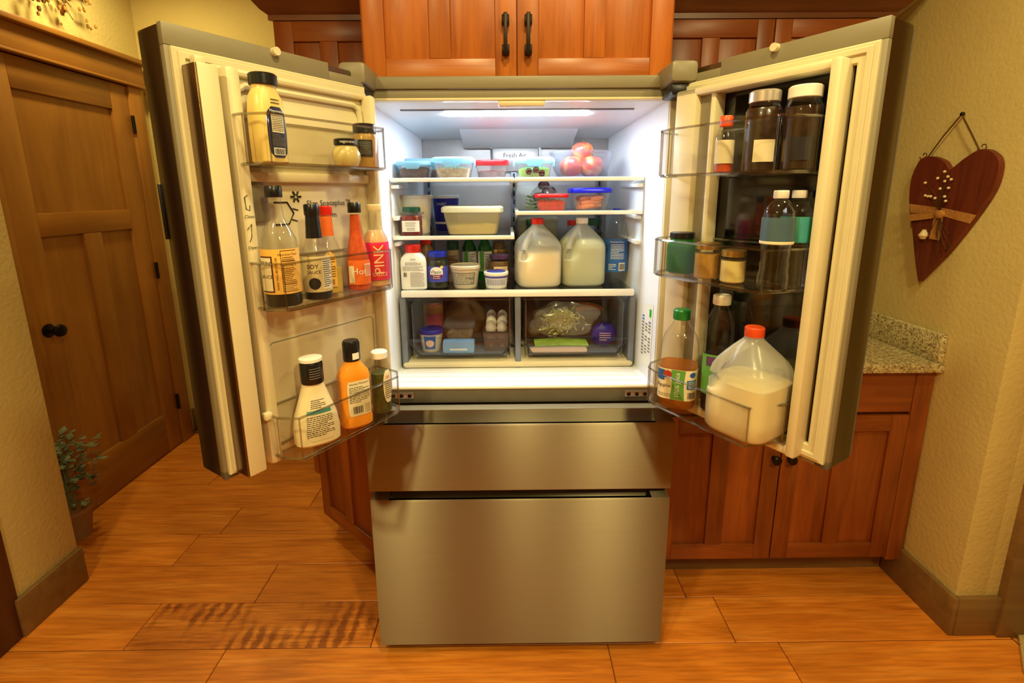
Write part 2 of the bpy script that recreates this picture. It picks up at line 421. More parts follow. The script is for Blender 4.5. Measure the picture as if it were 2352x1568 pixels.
# wall end that juts out beside the closet, and the wall running on towards the viewer
struct(MB().box(-2.16, -1.705, 0.10, 0.345, 0, CEIL, 0.008).obj('wall_stub', M['wall']))
struct(MB().box(-1.85, -1.72, -4.3, 0.10, 0, CEIL).obj('wall_near_left', M['wall']))
struct(MB().box(1.46, 1.56, 0.062, 1.75, 0, CEIL, 0.004).obj('wall_right', M['wall']))
struct(MB().box(1.5, 1.62, 0.063, 0.16, 0, CEIL, 0.004).obj('wall_return', M['wall']))
struct(MB().box(-3.2, 4.0, -4.4, -4.3, 0, CEIL).obj('wall_front', M['cherrydk']))
struct(MB().box(4.0, 4.1, -4.3, 2.4, 0, CEIL).obj('wall_far_right', M['wall']))
struct(MB().box(1.56, 4.0, 2.2, 2.3, 0, CEIL).obj('wall_carpet_room', M['wall']))
bs = MB().box(-1.705, -1.688, 0.084, 0.345, 0, 0.145, 0.004); struct(bs.obj('baseboard_stub', M['base']))
struct(MB().box(-2.06, -0.9, 1.603, 1.62, 0, 0.145, 0.004).obj('baseboard_back', M['base']))
struct(MB().box(1.443, 1.46, 0.045, 0.36, 0, 0.145, 0.004).obj('baseboard_right', M['base']))
struct(MB().box(1.4605, 1.60, 0.045, 0.062, 0, 0.145, 0.001).obj('baseboard_return', M['base']))
M['walnut'] = wood('walnut_stain', S(58, 26, 14), S(74, 36, 20), S(88, 46, 26), 'z', 0.8, 0.4, False)
# dark casings at both picture edges
t1 = MB().box(-1.72, -1.697, 0.0, 0.098, 0, 2.1, 0.003)
struct(t1.obj('trim_1', M['walnut']))
struct(MB().box(-1.72, -1.708, -1.0, 0.0, 0.008, 2.08, 0.002).obj('door_2', M['walnut']))
struct(MB().box(1.60, 1.70, 0.035, 0.17, 0, 2.2, 0.004).obj('trim_2', M['base']))

# ------------------------------------------------------------------ closet door in the left wall
d = struct(bpy.data.objects.new('door_1', None)); COL.objects.link(d); d.location = (-2.06, 1.06, 0); WORLD.add(d.name)
tag(d, 'brown three panel closet door with bronze knob', 'door')
X0, X1 = -2.058, -2.022
Y0, Y1 = 0.675, 1.432
def dpart(name, y0, y1, z0, z1, mat, x1=X1, bev=0.003): return MB().box(X0, x1, y0, y1, z0, z1, bev).obj(name, mat, d)
dpart('stile', Y0, 0.795, 0.008, 2.03, M['door']); dpart('stile', 1.318, Y1, 0.008, 2.03, M['door'])
dpart('rail', 0.795, 1.318, 0.008, 0.235, M['doory']); dpart('rail', 0.795, 1.318, 1.30, 1.40, M['doory']); dpart('rail', 0.795, 1.318, 1.90, 2.03, M['doory'])
dpart('mullion', 1.01, 1.112, 0.235, 1.30, M['door'])
for a, b_, c, e in ((0.795, 1.01, 0.235, 1.30), (1.112, 1.318, 0.235, 1.30), (0.795, 1.318, 1.40, 1.90)):
    dpart('panel', a - 0.002, b_ + 0.002, c - 0.002, e + 0.002, M['door'], X1 - 0.016, 0)
def casing(name, y0, y1, z0, z1, x1, mat): return MB().box(-2.06, x1, y0, y1, z0, z1, 0.003).obj(name, mat, d)
casing('casing', 1.436, 1.53, 0, 2.035, -2.012, M['door']); casing('casing', 0.575, 0.672, 0, 2.035, -2.012, M['door'])
casing('casing_head', 0.545, 1.56, 2.047, 2.155, -2.008, M['doory'])
casing('head_bead', 0.535, 1.572, 2.035, 2.047, -1.992, M['doory'])
casing('head_cap', 0.525, 1.582, 2.155, 2.178, -1.978, M['doory'])
for z in (0.27, 1.06, 1.84):
    MB().tube([(-2.012, 1.434, z - 0.045), (-2.012, 1.434, z + 0.045)], 0.0085, 8).obj('hinge', M['dark'], d)
kn = [(-2.022, 0.028), (-2.016, 0.030), (-2.012, 0.012), (-1.99, 0.011), (-1.982, 0.022), (-1.97, 0.028), (-1.958, 0.024), (-1.952, 0.008)]
MB().loft([[(x, 0.735 + r * math.cos(a), 0.905 + r * math.sin(a)) for a in [2 * math.pi * j / 20 for j in range(20)]] for x, r in kn]).obj('knob', M['dark'], d)
MB().box(-2.03, -2.02, 0.668, 0.676, 0.87, 0.94).obj('latch_plate', M['dark'], d)

# dried flower garland over the closet door
g = thing('dried_garland', 'dried brown flower garland hanging above the closet door', 'garland', (-2.0, 1.02, 2.42), world=True)
M['dry'] = pm('dried_leaf', S(120, 84, 30), 0.9, var=0.4, scale=60)
M['dryf'] = pm('dried_bloom', S(158, 112, 52), 0.9, var=0.3, scale=60)
rnd = random.Random(5)
mb = MB()
for i in range(7):
    y = 0.80 + i * 0.068; L_ = rnd.uniform(0.10, 0.17); x = -2.0 + rnd.uniform(-0.02, 0.02)
    pts = [(x, y + rnd.uniform(-0.01, 0.01) * k, 2.42 - L_ * k / 5) for k in range(6)]
    mb.tube(pts, 0.0018, 5)
mb.tube([(-2.0, 0.74, 2.42), (-1.99, 1.0, 2.425), (-2.0, 1.26, 2.42)], 0.006, 6)
mb.obj('stems', M['dry'], g)
for i in range(150):
    y = rnd.uniform(0.80, 1.23); zl = 2.42 - rnd.uniform(0.0, 0.20) * (0.6 + 0.4 * math.sin(y * 47)); c = (-2.0 + rnd.uniform(-0.03, 0.03), y, zl)
    MB().ball(c, rnd.uniform(0.005, 0.011), 6, 4, 0, (1, 0.8, 1.5)).obj('dried_bloom', M['dryf'] if i % 3 else M['dry'], g)

# small plant in front of the closet
pl = thing('potted_plant', 'grey green leafy plant on the floor by the closet door', 'plant', (-1.95, 0.60, 0), world=True)
M['sage'] = pm('sage_leaf', S(110, 118, 88), 0.7, var=0.3, scale=40)
M['pot'] = pm('clay_pot', S(150, 112, 70), 0.8)
Shape([(0, 0.05), (0.12, 0.068), (0.125, 0.072), (0.14, 0.072), (0.14, 0.06)]).mesh(20).obj('pot', M['pot'], pl).location = (-1.95, 0.60, 0)
mb = MB()
for i in range(14):
    a = rnd.uniform(0, 6.28); r = rnd.uniform(0.02, 0.09); h = rnd.uniform(0.3, 0.48)
    mb.tube([(-1.95, 0.60, 0.12), (-1.95 + r * 0.4 * math.cos(a), 0.60 + r * 0.4 * math.sin(a), h * 0.6), (-1.95 + r * math.cos(a), 0.6 + r * math.sin(a), h)], 0.0025, 5)
mb.obj('stems', M['sage'], pl)
for i in range(230):
    a = rnd.uniform(0, 6.28); r = rnd.uniform(0.01, 0.125); z = rnd.uniform(0.26, 0.50) - r * 0.5
    c = Vector((-1.95 + r * math.cos(a), 0.60 + r * math.sin(a), z)); di = Vector((math.cos(a), math.sin(a), rnd.uniform(-0.5, 0.8))).normalized(); sd = di.cross(Vector((0, 0, 1))).normalized()
    l = rnd.uniform(0.03, 0.05); wd = l * 0.32
    MB().add([c, c + di * l * 0.5 + sd * wd, c + di * l, c + di * l * 0.5 - sd * wd, c + di * l * 0.5 + Vector((0, 0, 0.004))], [(0, 1, 4), (1, 2, 4), (2, 3, 4), (3, 0, 4)]).obj('leaf', M['sage'], pl)

# ------------------------------------------------------------------ cabinets
def panel_door(root, x0, x1, z0, z1, y, mz, mx, rail=0.062, mull=True, top=True, name='door', th=0.022):
    """frame and panel door seen from -Y: stiles, rails, centre mullion, sunk panels; returns the part"""
    o = MB().box(x0 + 0.001, x1 - 0.001, y + 0.012, y + th, z0 + 0.001, z1 - 0.001).obj(name, mz, root)
    def sub(nm, *bx, m): 
        q = MB().box(*bx, 0.002).obj(nm, m); q.parent = o; return q
    sub('stile', x0, x0 + rail, y, y + 0.0125, z0, z1, m=mz); sub('stile', x1 - rail, x1, y, y + 0.0125, z0, z1, m=mz)
    sub('rail', x0 + rail, x1 - rail, y, y + 0.0125, z0, z0 + rail, m=mx); sub('rail', x0 + rail, x1 - rail, y, y + 0.0125, z1 - rail, z1, m=mx)
    xs = [x0 + rail, x1 - rail]
    if mull:
        c = (x0 + x1) / 2; sub('mullion', c - 0.031, c + 0.031, y, y + 0.0125, z0 + rail, z1 - rail, m=mz); xs = [x0 + rail, c - 0.031, c + 0.031, x1 - rail]
    for a, b_ in zip(xs[::2], xs[1::2]):
        sub('panel', a - 0.002, b_ + 0.002, y + 0.0095, y + 0.0125, z0 + rail - 0.002, z1 - rail + 0.002, m=mz)
    return o

def bar_handle(root, x, y, z0, z1):
    mb = MB().box(x - 0.0055, x + 0.0055, y - 0.036, y - 0.026, z0, z1, 0.002)
    for z in (z0 + 0.016, z1 - 0.016):
        mb.box(x - 0.011, x + 0.011, y - 0.03, y - 0.0005, z - 0.013, z + 0.013, 0.003)
    return mb.obj('handle', M['dark'], root)

# over the refrigerator
c = thing('wall_cabinet', 'cherry double door cabinet with bar handles above the refrigerator', 'cabinet', (0, 0.55, 1.80), world=True)
MB().box(-0.462, 0.468, 0.272, 0.895, 1.80, 2.45, 0.002).obj('body', M['cherry'], c)
dl = panel_door(c, -0.452, -0.0015, 1.802, 2.44, 0.25, M['cherry'], M['cherryx']); dr = panel_door(c, 0.0015, 0.458, 1.802, 2.44, 0.25, M['cherry'], M['cherryx'])
for q, x in ((dl, -0.033), (dr, 0.033)):
    h = bar_handle(None, x, 0.25, 1.866, 1.978); h.parent = q

def crown(root, x0, x1, y, z, ends=(False, False)):
    prof = [(0, 0), (-0.012, 0), (-0.012, 0.018), (-0.03, 0.03), (-0.075, 0.085), (-0.085, 0.09), (-0.085, 0.105), (0, 0.105)]
    rings = []
    for x, e in ((x0, ends[0]), (x1, ends[1])):
        sg = -1 if x == x0 else 1
        rings.append([(x + (sg * -p if e else 0), y + p, z + q) for p, q in prof])
    return MB().loft(rings).obj('crown_moulding', M['crown'], root)

c = thing('wall_cabinet', 'dark cherry wall cabinet with crown behind the open left refrigerator door', 'cabinet', (-0.65, 0.75, 1.45), world=True)
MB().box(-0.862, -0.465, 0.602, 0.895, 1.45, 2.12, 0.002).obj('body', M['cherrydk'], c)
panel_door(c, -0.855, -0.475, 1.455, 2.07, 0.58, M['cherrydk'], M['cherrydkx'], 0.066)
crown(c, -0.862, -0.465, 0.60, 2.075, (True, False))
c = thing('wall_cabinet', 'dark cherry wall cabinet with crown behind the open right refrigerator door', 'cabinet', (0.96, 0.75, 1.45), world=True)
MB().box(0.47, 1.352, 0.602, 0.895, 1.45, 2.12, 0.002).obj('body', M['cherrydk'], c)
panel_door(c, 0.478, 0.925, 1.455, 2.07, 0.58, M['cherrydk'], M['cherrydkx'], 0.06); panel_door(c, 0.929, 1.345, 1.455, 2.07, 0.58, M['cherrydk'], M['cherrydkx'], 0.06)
crown(c, 0.47, 1.352, 0.60, 2.075, (False, True))

# base cabinet on the right
c = thing('base_cabinet', 'cherry base cabinet with drawers over two doors right of the refrigerator', 'cabinet', (0.96, 0.6, 0), world=True)
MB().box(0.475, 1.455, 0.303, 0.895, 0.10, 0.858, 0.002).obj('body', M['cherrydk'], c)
MB().box(0.475, 1.442, 0.36, 0.895, 0.0, 0.10).obj('toe_kick', M['base'], c)
MB().box(1.392, 1.455, 0.281, 0.303, 0.10, 0.858, 0.002).obj('filler_strip', M['cherrydk'], c)
for a, b_, kx in ((0.51, 0.947, 0.922), (0.951, 1.390, 0.978)):
    q = panel_door(c, a, b_, 0.112, 0.692, 0.281, M['cherrydk'], M['cherrydkx'], 0.062)
    MB().loft([[(kx + r * math.cos(t), y, 0.532 + r * math.sin(t)) for t in [2 * math.pi * j / 12 for j in range(12)]] for y, r in ((0.2815, 0.008), (0.268, 0.007), (0.264, 0.016), (0.254, 0.017), (0.25, 0.012))]).obj('knob', M['dark']).parent = q
    o = MB().box(a, b_, 0.281, 0.303, 0.704, 0.85, 0.004).obj('drawer', M['cherrydkx'], c)
# counter
c = thing('countertop', 'speckled tan granite countertop right of the refrigerator', 'countertop', (0.96, 0.58, 0.86), world=True)
MB().box(0.472, 1.458, 0.252, 0.898, 0.86, 0.892, 0.004).obj('slab', M['granite'], c)
MB().box(1.437, 1.458, 0.262, 0.878, 0.892, 0.992, 0.003).obj('side_splash', M['granite'], c)
MB().box(0.472, 1.458, 0.878, 0.898, 0.892, 0.992, 0.003).obj('back_splash', M['granite'], c)

# angled base cabinet on the left
A = Vector((-0.520, 0.297, 0)); B = Vector((-0.856, 0.594, 0)); dv = (B - A); wid = dv.length; dv.normalize(); ang = math.atan2(-dv.y, -dv.x)
c = thing('base_cabinet', 'angled cherry end cabinet half hidden by the left refrigerator door', 'cabinet', (B.x, B.y, 0), ang)
# local x runs from B towards A, local +y into the cabinet
def loc(x, y):
    q = Matrix.Rotation(-ang, 2) @ Vector((x - B.x, y - B.y)); return (q.x, q.y)
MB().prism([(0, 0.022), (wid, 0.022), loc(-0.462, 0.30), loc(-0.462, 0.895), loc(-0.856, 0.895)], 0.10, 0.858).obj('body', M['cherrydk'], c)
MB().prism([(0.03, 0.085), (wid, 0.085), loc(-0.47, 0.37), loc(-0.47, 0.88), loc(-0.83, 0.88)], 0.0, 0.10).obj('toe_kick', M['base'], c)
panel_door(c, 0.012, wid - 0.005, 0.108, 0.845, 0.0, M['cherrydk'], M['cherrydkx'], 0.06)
MB().box(-0.022, 0.012, -0.006, 0.03, 0.30, 0.858, 0.003).obj('corner_post', M['cherrydk'], c)

# heart on the right wall
H = [(0.347, 1.536), (0.375, 1.566), (0.428, 1.586), (0.467, 1.583), (0.487, 1.56), (0.503, 1.503), (0.491, 1.414), (0.459, 1.327), (0.423, 1.217), (0.398, 1.153), (0.312, 1.258), (0.235, 1.378), (0.188, 1.47), (0.180, 1.53), (0.186, 1.558), (0.198, 1.574), (0.23, 1.593), (0.262, 1.592), (0.308, 1.566)]
hr = thing('heart_decoration', 'red painted wooden heart with ribbon and berries hanging on the right wall', 'wall decoration', (1.445, 0.35, 1.15), world=True)
M['heart'] = wood('red_painted_wood', S(84, 28, 12), S(106, 40, 18), S(120, 52, 26), 'z', 1.6, 0.6, False, 0.0)
M['ribbon'] = pm('gold_check_ribbon', S(190, 132, 66), 0.8, var=0.3, scale=260)
M['wire'] = pm('brown_wire', S(92, 56, 24), 0.5, 0.3)
M['berry'] = pm('white_berry', S(232, 208, 160), 0.5)
def smooth_poly(P, k=3):
    out = []; n = len(P)
    for i in range(n):
        p0, p1, p2, p3 = [Vector(P[(i + j) % n]) for j in (-1, 0, 1, 2)]
        sharp = i in (9, 8) or i in (0, n - 1)
        for q in range(k):
            t = q / k
            out.append(tuple(p1.lerp(p2, t)) if sharp else tuple(0.5 * ((2 * p1) + (p2 - p0) * t + (2 * p0 - 5 * p1 + 4 * p2 - p3) * t * t + (3 * p1 - p0 - 3 * p2 + p3) * t ** 3)))
    return out
MB().prism(smooth_poly(H), 1.4375, 1.456, axes='yzx').obj('heart_board', M['heart'], hr)
rb = MB().add([(1.4365, 0.492, 1.424), (1.4365, 0.480, 1.392), (1.436, 0.35, 1.388), (1.4365, 0.238, 1.367), (1.4365, 0.221, 1.395), (1.436, 0.35, 1.414)], [(0, 1, 2, 5), (5, 2, 3, 4)])
rb.add([(1.434, 0.372, 1.39), (1.434, 0.337, 1.392), (1.431, 0.332, 1.305), (1.431, 0.375, 1.308)], [(0, 1, 2, 3)])
rb.add([(1.433, 0.36, 1.395), (1.428, 0.475, 1.388), (1.428, 0.47, 1.362), (1.432, 0.37, 1.378)], [(0, 1, 2, 3)])
rb.ball((1.432, 0.352, 1.392), 0.022, 10, 6, 0, (0.35, 1, 0.7))
rb.obj('ribbon', M['ribbon'], hr)
wm = MB().tube([(1.447, 0.456, 1.585), (1.442, 0.40, 1.65), (1.445, 0.347, 1.712)], 0.0022, 6).tube([(1.447, 0.262, 1.592), (1.444, 0.30, 1.65), (1.445, 0.347, 1.712)], 0.0022, 6)
for y, z in ((0.468, 1.592), (0.249, 1.602)):
    wm.tube([(1.443, y + r * math.cos(t), z + r * math.sin(t)) for t, r in [(k * 0.55, 0.004 + 0.0013 * k) for k in range(12)]], 0.0017, 5)
wm.obj('hanging_wire', M['wire'], hr)
MB().ball((1.447, 0.347, 1.713), 0.007, 10, 6).obj('nail', M['dark'], hr)
bm_ = MB(); rnd = random.Random(9)
for i in range(11):
    a = R(90) + rnd.uniform(-1.0, 1.0); l = rnd.uniform(0.05, 0.125); y1 = 0.355 + l * math.cos(a) * 0.9; z1 = 1.41 + l * math.sin(a)
    bm_.tube([(1.435, 0.355, 1.40), (1.428, 0.355 + (y1 - 0.355) * 0.4, 1.41 + (z1 - 1.41) * 0.6), (1.428, y1, z1)], 0.0012, 5)
for i in range(7):
    a = R(-90) + rnd.uniform(-1.2, 1.2); l = rnd.uniform(0.05, 0.12)
    bm_.tube([(1.435, 0.355, 1.39), (1.428, 0.355 + l * 0.5 * math.cos(a), 1.38 + l * 0.6 * math.sin(a)), (1.43, 0.355 + l * math.cos(a), 1.37 + l * math.sin(a))], 0.0013, 5)
bm_.obj('twigs', M['wire'], hr)
rnd = random.Random(9)
for i in range(14):
    a = R(90) + rnd.uniform(-1.0, 1.0); l = rnd.uniform(0.03, 0.13)
    MB().ball((1.427, 0.355 + l * math.cos(a) * 0.9, 1.41 + l * math.sin(a)), 0.0048, 8, 5).obj('berry', M['berry'], hr)
Shape([(0, 0.008), (0.012, 0.016), (0.02, 0.012), (0.03, 0.006), (0.033, 0.007)]).mesh(12).obj('small_bell', M['berry'], hr).location = (1.426, 0.394, 1.305)

# ------------------------------------------------------------------ refrigerator
fr = thing('refrigerator', 'stainless steel four door refrigerator standing open and stocked', 'refrigerator', (0, 0.45, 0), world=True)
YC = 0.10           # front plane of the case
YB = 0.70           # inner back wall
def wl(y): return 0.418 - 0.05 * max(0.0, min(1.0, (y - YC) / (YB - YC)))     # inner half width
def zc(y): return 1.722 - 0.042 * (y - YC) / (YB - YC)                         # inner ceiling
ZS = 0.886                                                                   # inner sill
# outer case
for nm, bx in (('case_side', (-0.454, -0.422, YC + 0.004, 0.84, 0.05, 1.760)), ('case_side', (0.422, 0.454, YC + 0.004, 0.84, 0.05, 1.760)), ('case_back', (-0.422, 0.422, 0.735, 0.84, 0.05, 1.760)),
               ('case_top', (-0.422, 0.422, YC + 0.06, 0.735, 1.735, 1.760)), ('freezer_box', (-0.422, 0.422, 0.126, 0.735, 0.05, 0.83))):
    MB().box(*bx, 0.003).obj(nm, M['greydk'], fr)
# front frame bars
MB().box(-0.454, 0.454, YC - 0.002, YC + 0.06, 1.7505, 1.783, 0.004).obj('top_bar', M['trimgrey'], fr)
MB().box(-0.45, 0.45, YC + 0.006, YC + 0.055, 1.727, 1.7505, 0.002).obj('lower_top_bar', M['trimgrey'], fr)
MB().box(-0.422, 0.422, YC - 0.004, YC + 0.03, 1.720, 1.727, 0.002).obj('top_liner_edge', M['cream'], fr)
MB().box(-0.454, 0.454, YC, YC + 0.05, 0.836, 0.882, 0.003).obj('cross_bar', M['greydk'], fr)
MB().box(-0.454, 0.454, YC - 0.003, YC + 0.012, 0.881, 0.887, 0.002).obj('sill_edge', M['cream'], fr)
for s in (-1, 1):
    MB().box(s * 0.454, s * 0.418, YC - 0.001, YC + 0.03, 0.882, 1.727, 0.003).obj('side_frame', M['cream'], fr)
# inner liner, open to the front
mb = MB(); ys = [YC + 0.01, 0.26, YB]
for s in (-1, 1):
    mb.loft([[(s * wl(y), y, ZS), (s * wl(y), y, zc(y))] for y in ys], False, False, 0, closed=False)
mb.loft([[(-wl(y), y, zc(y)), (wl(y), y, zc(y))] for y in ys], False, False, 0, closed=False)
mb.loft([[(-wl(y), y, ZS), (wl(y), y, ZS)] for y in (YC, 0.30, YB)], False, False, 0, closed=False)
ln = mb.obj('liner', M['liner'], fr, smooth=0)
MB().add([(-wl(YB), YB - 0.004, ZS), (wl(YB), YB - 0.004, ZS), (wl(YB), YB - 0.004, zc(YB)), (-wl(YB), YB - 0.004, zc(YB))], [(0, 1, 2, 3)]).obj('back_panel', M['backpanel'], fr)
for y in (0.15, 0.19, 0.23):
    MB().box(-0.39, 0.39, y, y + 0.003, ZS + 0.0002, ZS + 0.0018).obj('sill_rib', M['white'], fr)
# ceiling: slot, light, duct
MB().box(-0.345, 0.345, 0.205, 0.217, zc(0.21) - 0.003, zc(0.21) + 0.004).obj('ceiling_slot', M['railgrey'], fr)
def stadium(x0, x1, y0, y1, n=8):
    r = (y1 - y0) / 2; c = (y0 + y1) / 2
    return [(x1 - r + r * math.sin(t), c + r * -math.cos(t)) for t in [math.pi * k / n for k in range(n + 1)]] + [(x0 + r - r * math.sin(t), c + r * math.cos(t)) for t in [math.pi * k / n for k in range(n + 1)]]
MB().prism(stadium(-0.225, 0.222, 0.262, 0.292), zc(0.28) - 0.0022, zc(0.28) + 0.004).obj('led_light', M['led'], fr)
MB().box(-0.055, 0.075, 0.098, 0.125, 1.705, 1.722, 0.006).obj('mullion_guide', M['cream'], fr)
MB().prism([(0.50, 1.694), (0.70, 1.683), (0.70, 1.645), (0.66, 1.645), (0.60, 1.668), (0.53, 1.684)], -0.20, 0.22, axes='yzx').obj('air_duct', M['liner'], fr)
fa = MB().box(-0.092, 0.094, 0.672, 0.694, 1.555, 1.648, 0.006).obj('air_filter_cover', M['backpanel'], fr)
mb = MB().tube([(-0.094, 0.668, 1.56), (-0.094, 0.668, 1.642), (-0.086, 0.668, 1.65), (0.088, 0.668, 1.65), (0.096, 0.668, 1.642), (0.096, 0.668, 1.56)], 0.004, 6); mb.obj('cover_rim', M['liner']).parent = fa
flat_text('Fresh Air', 0.024, lambda x, y: (x - 0.002, 0.6695, 1.616 + y), 'lettering', M['ink'], None).parent = fa
# vertical rails on the back wall
for x in (-0.345, -0.006, 0.335):
    mb = MB().box(x - 0.013, x + 0.013, 0.684, 0.695, 1.17, 1.60, 0.002)
    o = mb.obj('shelf_rail', M['railgrey'], fr)
    sl = MB()
    for k in range(12): sl.box(x - 0.004, x + 0.004, 0.6825, 0.6845, 1.19 + k * 0.034, 1.208 + k * 0.034)
    sl.obj('rail_slots', M['ink']).parent = o

def shelf(x0, x1, y0, z, y1=0.665):
    root = MB().box(x0, x1, y0, y0 + 0.014, z - 0.0125, z, 0.002).obj('shelf', M['white'], fr)
    MB().box(x0 + 0.004, x1 - 0.004, y0 + 0.014, y1, z - 0.008, z - 0.003).obj('glass_pane', M['shelfglass']).parent = root
    for x in (x0, x1 - 0.012):
        q = MB().box(x, x + 0.012, y0 + 0.014, y1, z - 0.014, z - 0.001, 0.002)
        q.prism([(y0 + 0.05, z - 0.014), (y1, z - 0.014), (y1, z - 0.055)], x + 0.003, x + 0.008, axes='yzx')
        q.obj('side_rail', M['white']).parent = root
    return root
ZT, ZM, ZR, ZBOT = 1.521, 1.339, 1.416, 1.158
shelf(-0.401, -0.010, 0.265, ZT); shelf(-0.006, 0.401, 0.265, ZT)
shelf(-0.401, -0.010, 0.262, ZM); shelf(-0.006, 0.401, 0.262, ZR)
root = MB().box(-0.386, 0.386, 0.266, 0.284, ZBOT - 0.022, ZBOT, 0.003).obj('shelf', M['white'], fr)
MB().box(-0.383, 0.383, 0.284, 0.69, ZBOT - 0.008, ZBOT - 0.003).obj('glass_pane', M['shelfglass']).parent = root
for k in range(3):
    for s in (-1, 1):
        MB().box(s * wl(0.3) - s * 0.018, s * wl(0.3), 0.275, 0.60, (1.318, 1.40, 1.50)[k] - 0.012, (1.318, 1.40, 1.50)[k], 0.002).obj('shelf_runner', M['liner'], fr)
# crisper frame and drawers
for a, b_ in ((-0.395, -0.374), (0.374, 0.395), (-0.010, 0.010)):
    MB().box(a, b_, 0.272, 0.69, ZS, ZBOT - 0.022, 0.004).obj('crisper_divider', M['railgrey'], fr)
MB().box(-0.395, 0.395, 0.268, 0.69, ZS + 0.0005, 0.912, 0.012).obj('crisper_base', M['cream'], fr)
M['crispwall'] = clear('crisper_wall_plastic', (0.9, 0.9, 0.92, 1), 0.05, 0.4, 0.1, 0.6, S(120, 122, 128))
for s, (x0, x1) in enumerate(((-0.371, -0.014), (0.014, 0.371))):
    dr = MB()
    dr.box(x0 + 0.004, x1 - 0.004, 0.283, 0.286, 0.99, 1.128)                      # upper clear front
    o = dr.obj('crisper_drawer', M['crisp'], fr)
    MB().box(x0, x1, 0.279, 0.289, 1.122, 1.133, 0.002).obj('drawer_rim', M['crisp']).parent = o
    a, b_ = x0 + 0.012, x1 - 0.012
    lip = MB().loft([[(a - 0.008, 0.27, 0.992), (b_ + 0.008, 0.27, 0.992), (b_ + 0.008, 0.286, 0.992), (a - 0.008, 0.286, 0.992)], [(a - 0.008, 0.262, 0.984), (b_ + 0.008, 0.262, 0.984), (b_ + 0.008, 0.284, 0.984), (a - 0.008, 0.284, 0.984)],
                     [(a + 0.02, 0.264, 0.943), (b_ - 0.02, 0.264, 0.943), (b_ - 0.02, 0.284, 0.943), (a + 0.02, 0.284, 0.943)], [(a + 0.026, 0.268, 0.936), (b_ - 0.026, 0.268, 0.936), (b_ - 0.026, 0.284, 0.936), (a + 0.026, 0.284, 0.936)]])
    lip.obj('drawer_lip', M['crisp']).parent = o
    MB().box(a + 0.01, b_ - 0.01, 0.287, 0.66, 0.926, 0.930).box(a, a + 0.003, 0.29, 0.66, 0.93, 1.11).box(b_ - 0.003, b_, 0.29, 0.66, 0.93, 1.11).box(a, b_, 0.657, 0.66, 0.93, 1.11).obj('drawer_tub', M['crispwall']).parent = o
    MB().tube([(a - 0.008, 0.262, 0.986), (a + 0.005, 0.260, 0.968), (a + 0.019, 0.261, 0.945), (a + 0.026, 0.264, 0.936), (b_ - 0.026, 0.264, 0.936), (b_ - 0.019, 0.261, 0.945), (b_ - 0.005, 0.26, 0.968), (b_ + 0.008, 0.262, 0.986)], 0.0022, 6).obj('drawer_seam', M['ink']).parent = o
# use label on the inner right wall
def rw(y, z): return (wl(y) - 0.0012, y, z)
st = MB().add([rw(0.14, 0.92), rw(0.235, 0.925), rw(0.235, 1.12), rw(0.14, 1.135)], [(0, 1, 2, 3)]).obj('instruction_sticker', M['white'], fr)
def rws(y, z): return (wl(y) - 0.0022, y, z)
M['green'] = pm('green_print', S(40, 170, 40), 0.5); M['bluepr'] = pm('blue_print', S(60, 110, 200), 0.5)
MB().add([rws(0.150, 1.09), rws(0.166, 1.09), rws(0.166, 1.115), rws(0.150, 1.115)], [(0, 1, 2, 3)]).obj('green_mark', M['green']).parent = st
mb = MB(); mb2 = MB(); rnd = random.Random(2)
for k in range(14):
    for c0 in (0.150, 0.178, 0.206):
        z = 1.08 - k * 0.0105
        if rnd.random() < 0.75: (mb2 if k < 2 else mb).add([rws(c0, z), rws(c0 + 0.018, z), rws(c0 + 0.018, z + 0.005), rws(c0, z + 0.005)], [(0, 1, 2, 3)])
mb.obj('sticker_print', M['inkgrey'], None, 0).parent = st; mb2.obj('sticker_blue_print', M['bluepr'], None, 0).parent = st
# lower hinges on the cross bar
for s in (-1, 1):
    h = MB().box(s * 0.325, s * 0.40, YC - 0.007, YC + 0.001, 0.853, 0.874, 0.004).obj('hinge_plate', M['screw'], fr)
    for k in (0, 1, 2):
        MB().ball((s * (0.338 + 0.025 * k), YC - 0.008, 0.8635), 0.0065, 10, 6, 0, (1, 0.6, 1)).obj('screw', M['dark']).parent = h

# freezer drawers
def dfront(z0, z1, scoop):
    x = 0.454; r = 0.012
    prof = [(0.010, z0), (0.0, z0 + 0.008), (0.0, z1 - 0.008), (0.003, z1 - 0.002), (0.010, z1)]
    poly = [(0.088, z0)] + prof[0:] + [(0.024, z1)]
    # body with a finger scoop behind the front lip
    poly = [(0.088, z0), (0.008, z0), (0.0, z0 + 0.006), (0.0, z1 - 0.007), (0.004, z1), (0.013, z1), (0.017, z1 - 0.006), (0.034, z1 - 0.030), (0.05, z1 - 0.03), (0.052, z1 + 0.022), (0.088, z1 + 0.022)]
    o = MB().prism(poly, -0.400, 0.400, axes='yzx').obj('freezer_drawer', M['steel'], fr)
    full = [(0.088, z0), (0.008, z0), (0.0, z0 + 0.006), (0.0, z1 - 0.007), (0.004, z1), (0.03, z1 + 0.004), (0.052, z1 + 0.022), (0.088, z1 + 0.022)]
    for s in (-1, 1):
        MB().prism(full, s * 0.400, s * 0.454, axes='yzx').obj('end_cap', M['steel']).parent = o
    MB().box(-0.4, 0.4, 0.0165, 0.0515, z1 - 0.031, z1 - 0.026).obj('handle_scoop', M['greydk']).parent = o
    MB().box(-0.452, 0.452, 0.0525, 0.0885, z1 + 0.0195, z1 + 0.0235, 0.001).obj('top_trim', M['trimgrey']).parent = o
    return o
dfront(0.035, 0.565, 1); dfront(0.592, 0.812, 1)
MB().box(-0.44, 0.44, 0.089, 0.125, 0.06, 0.80).obj('drawer_shadow_panel', M['black'], fr)
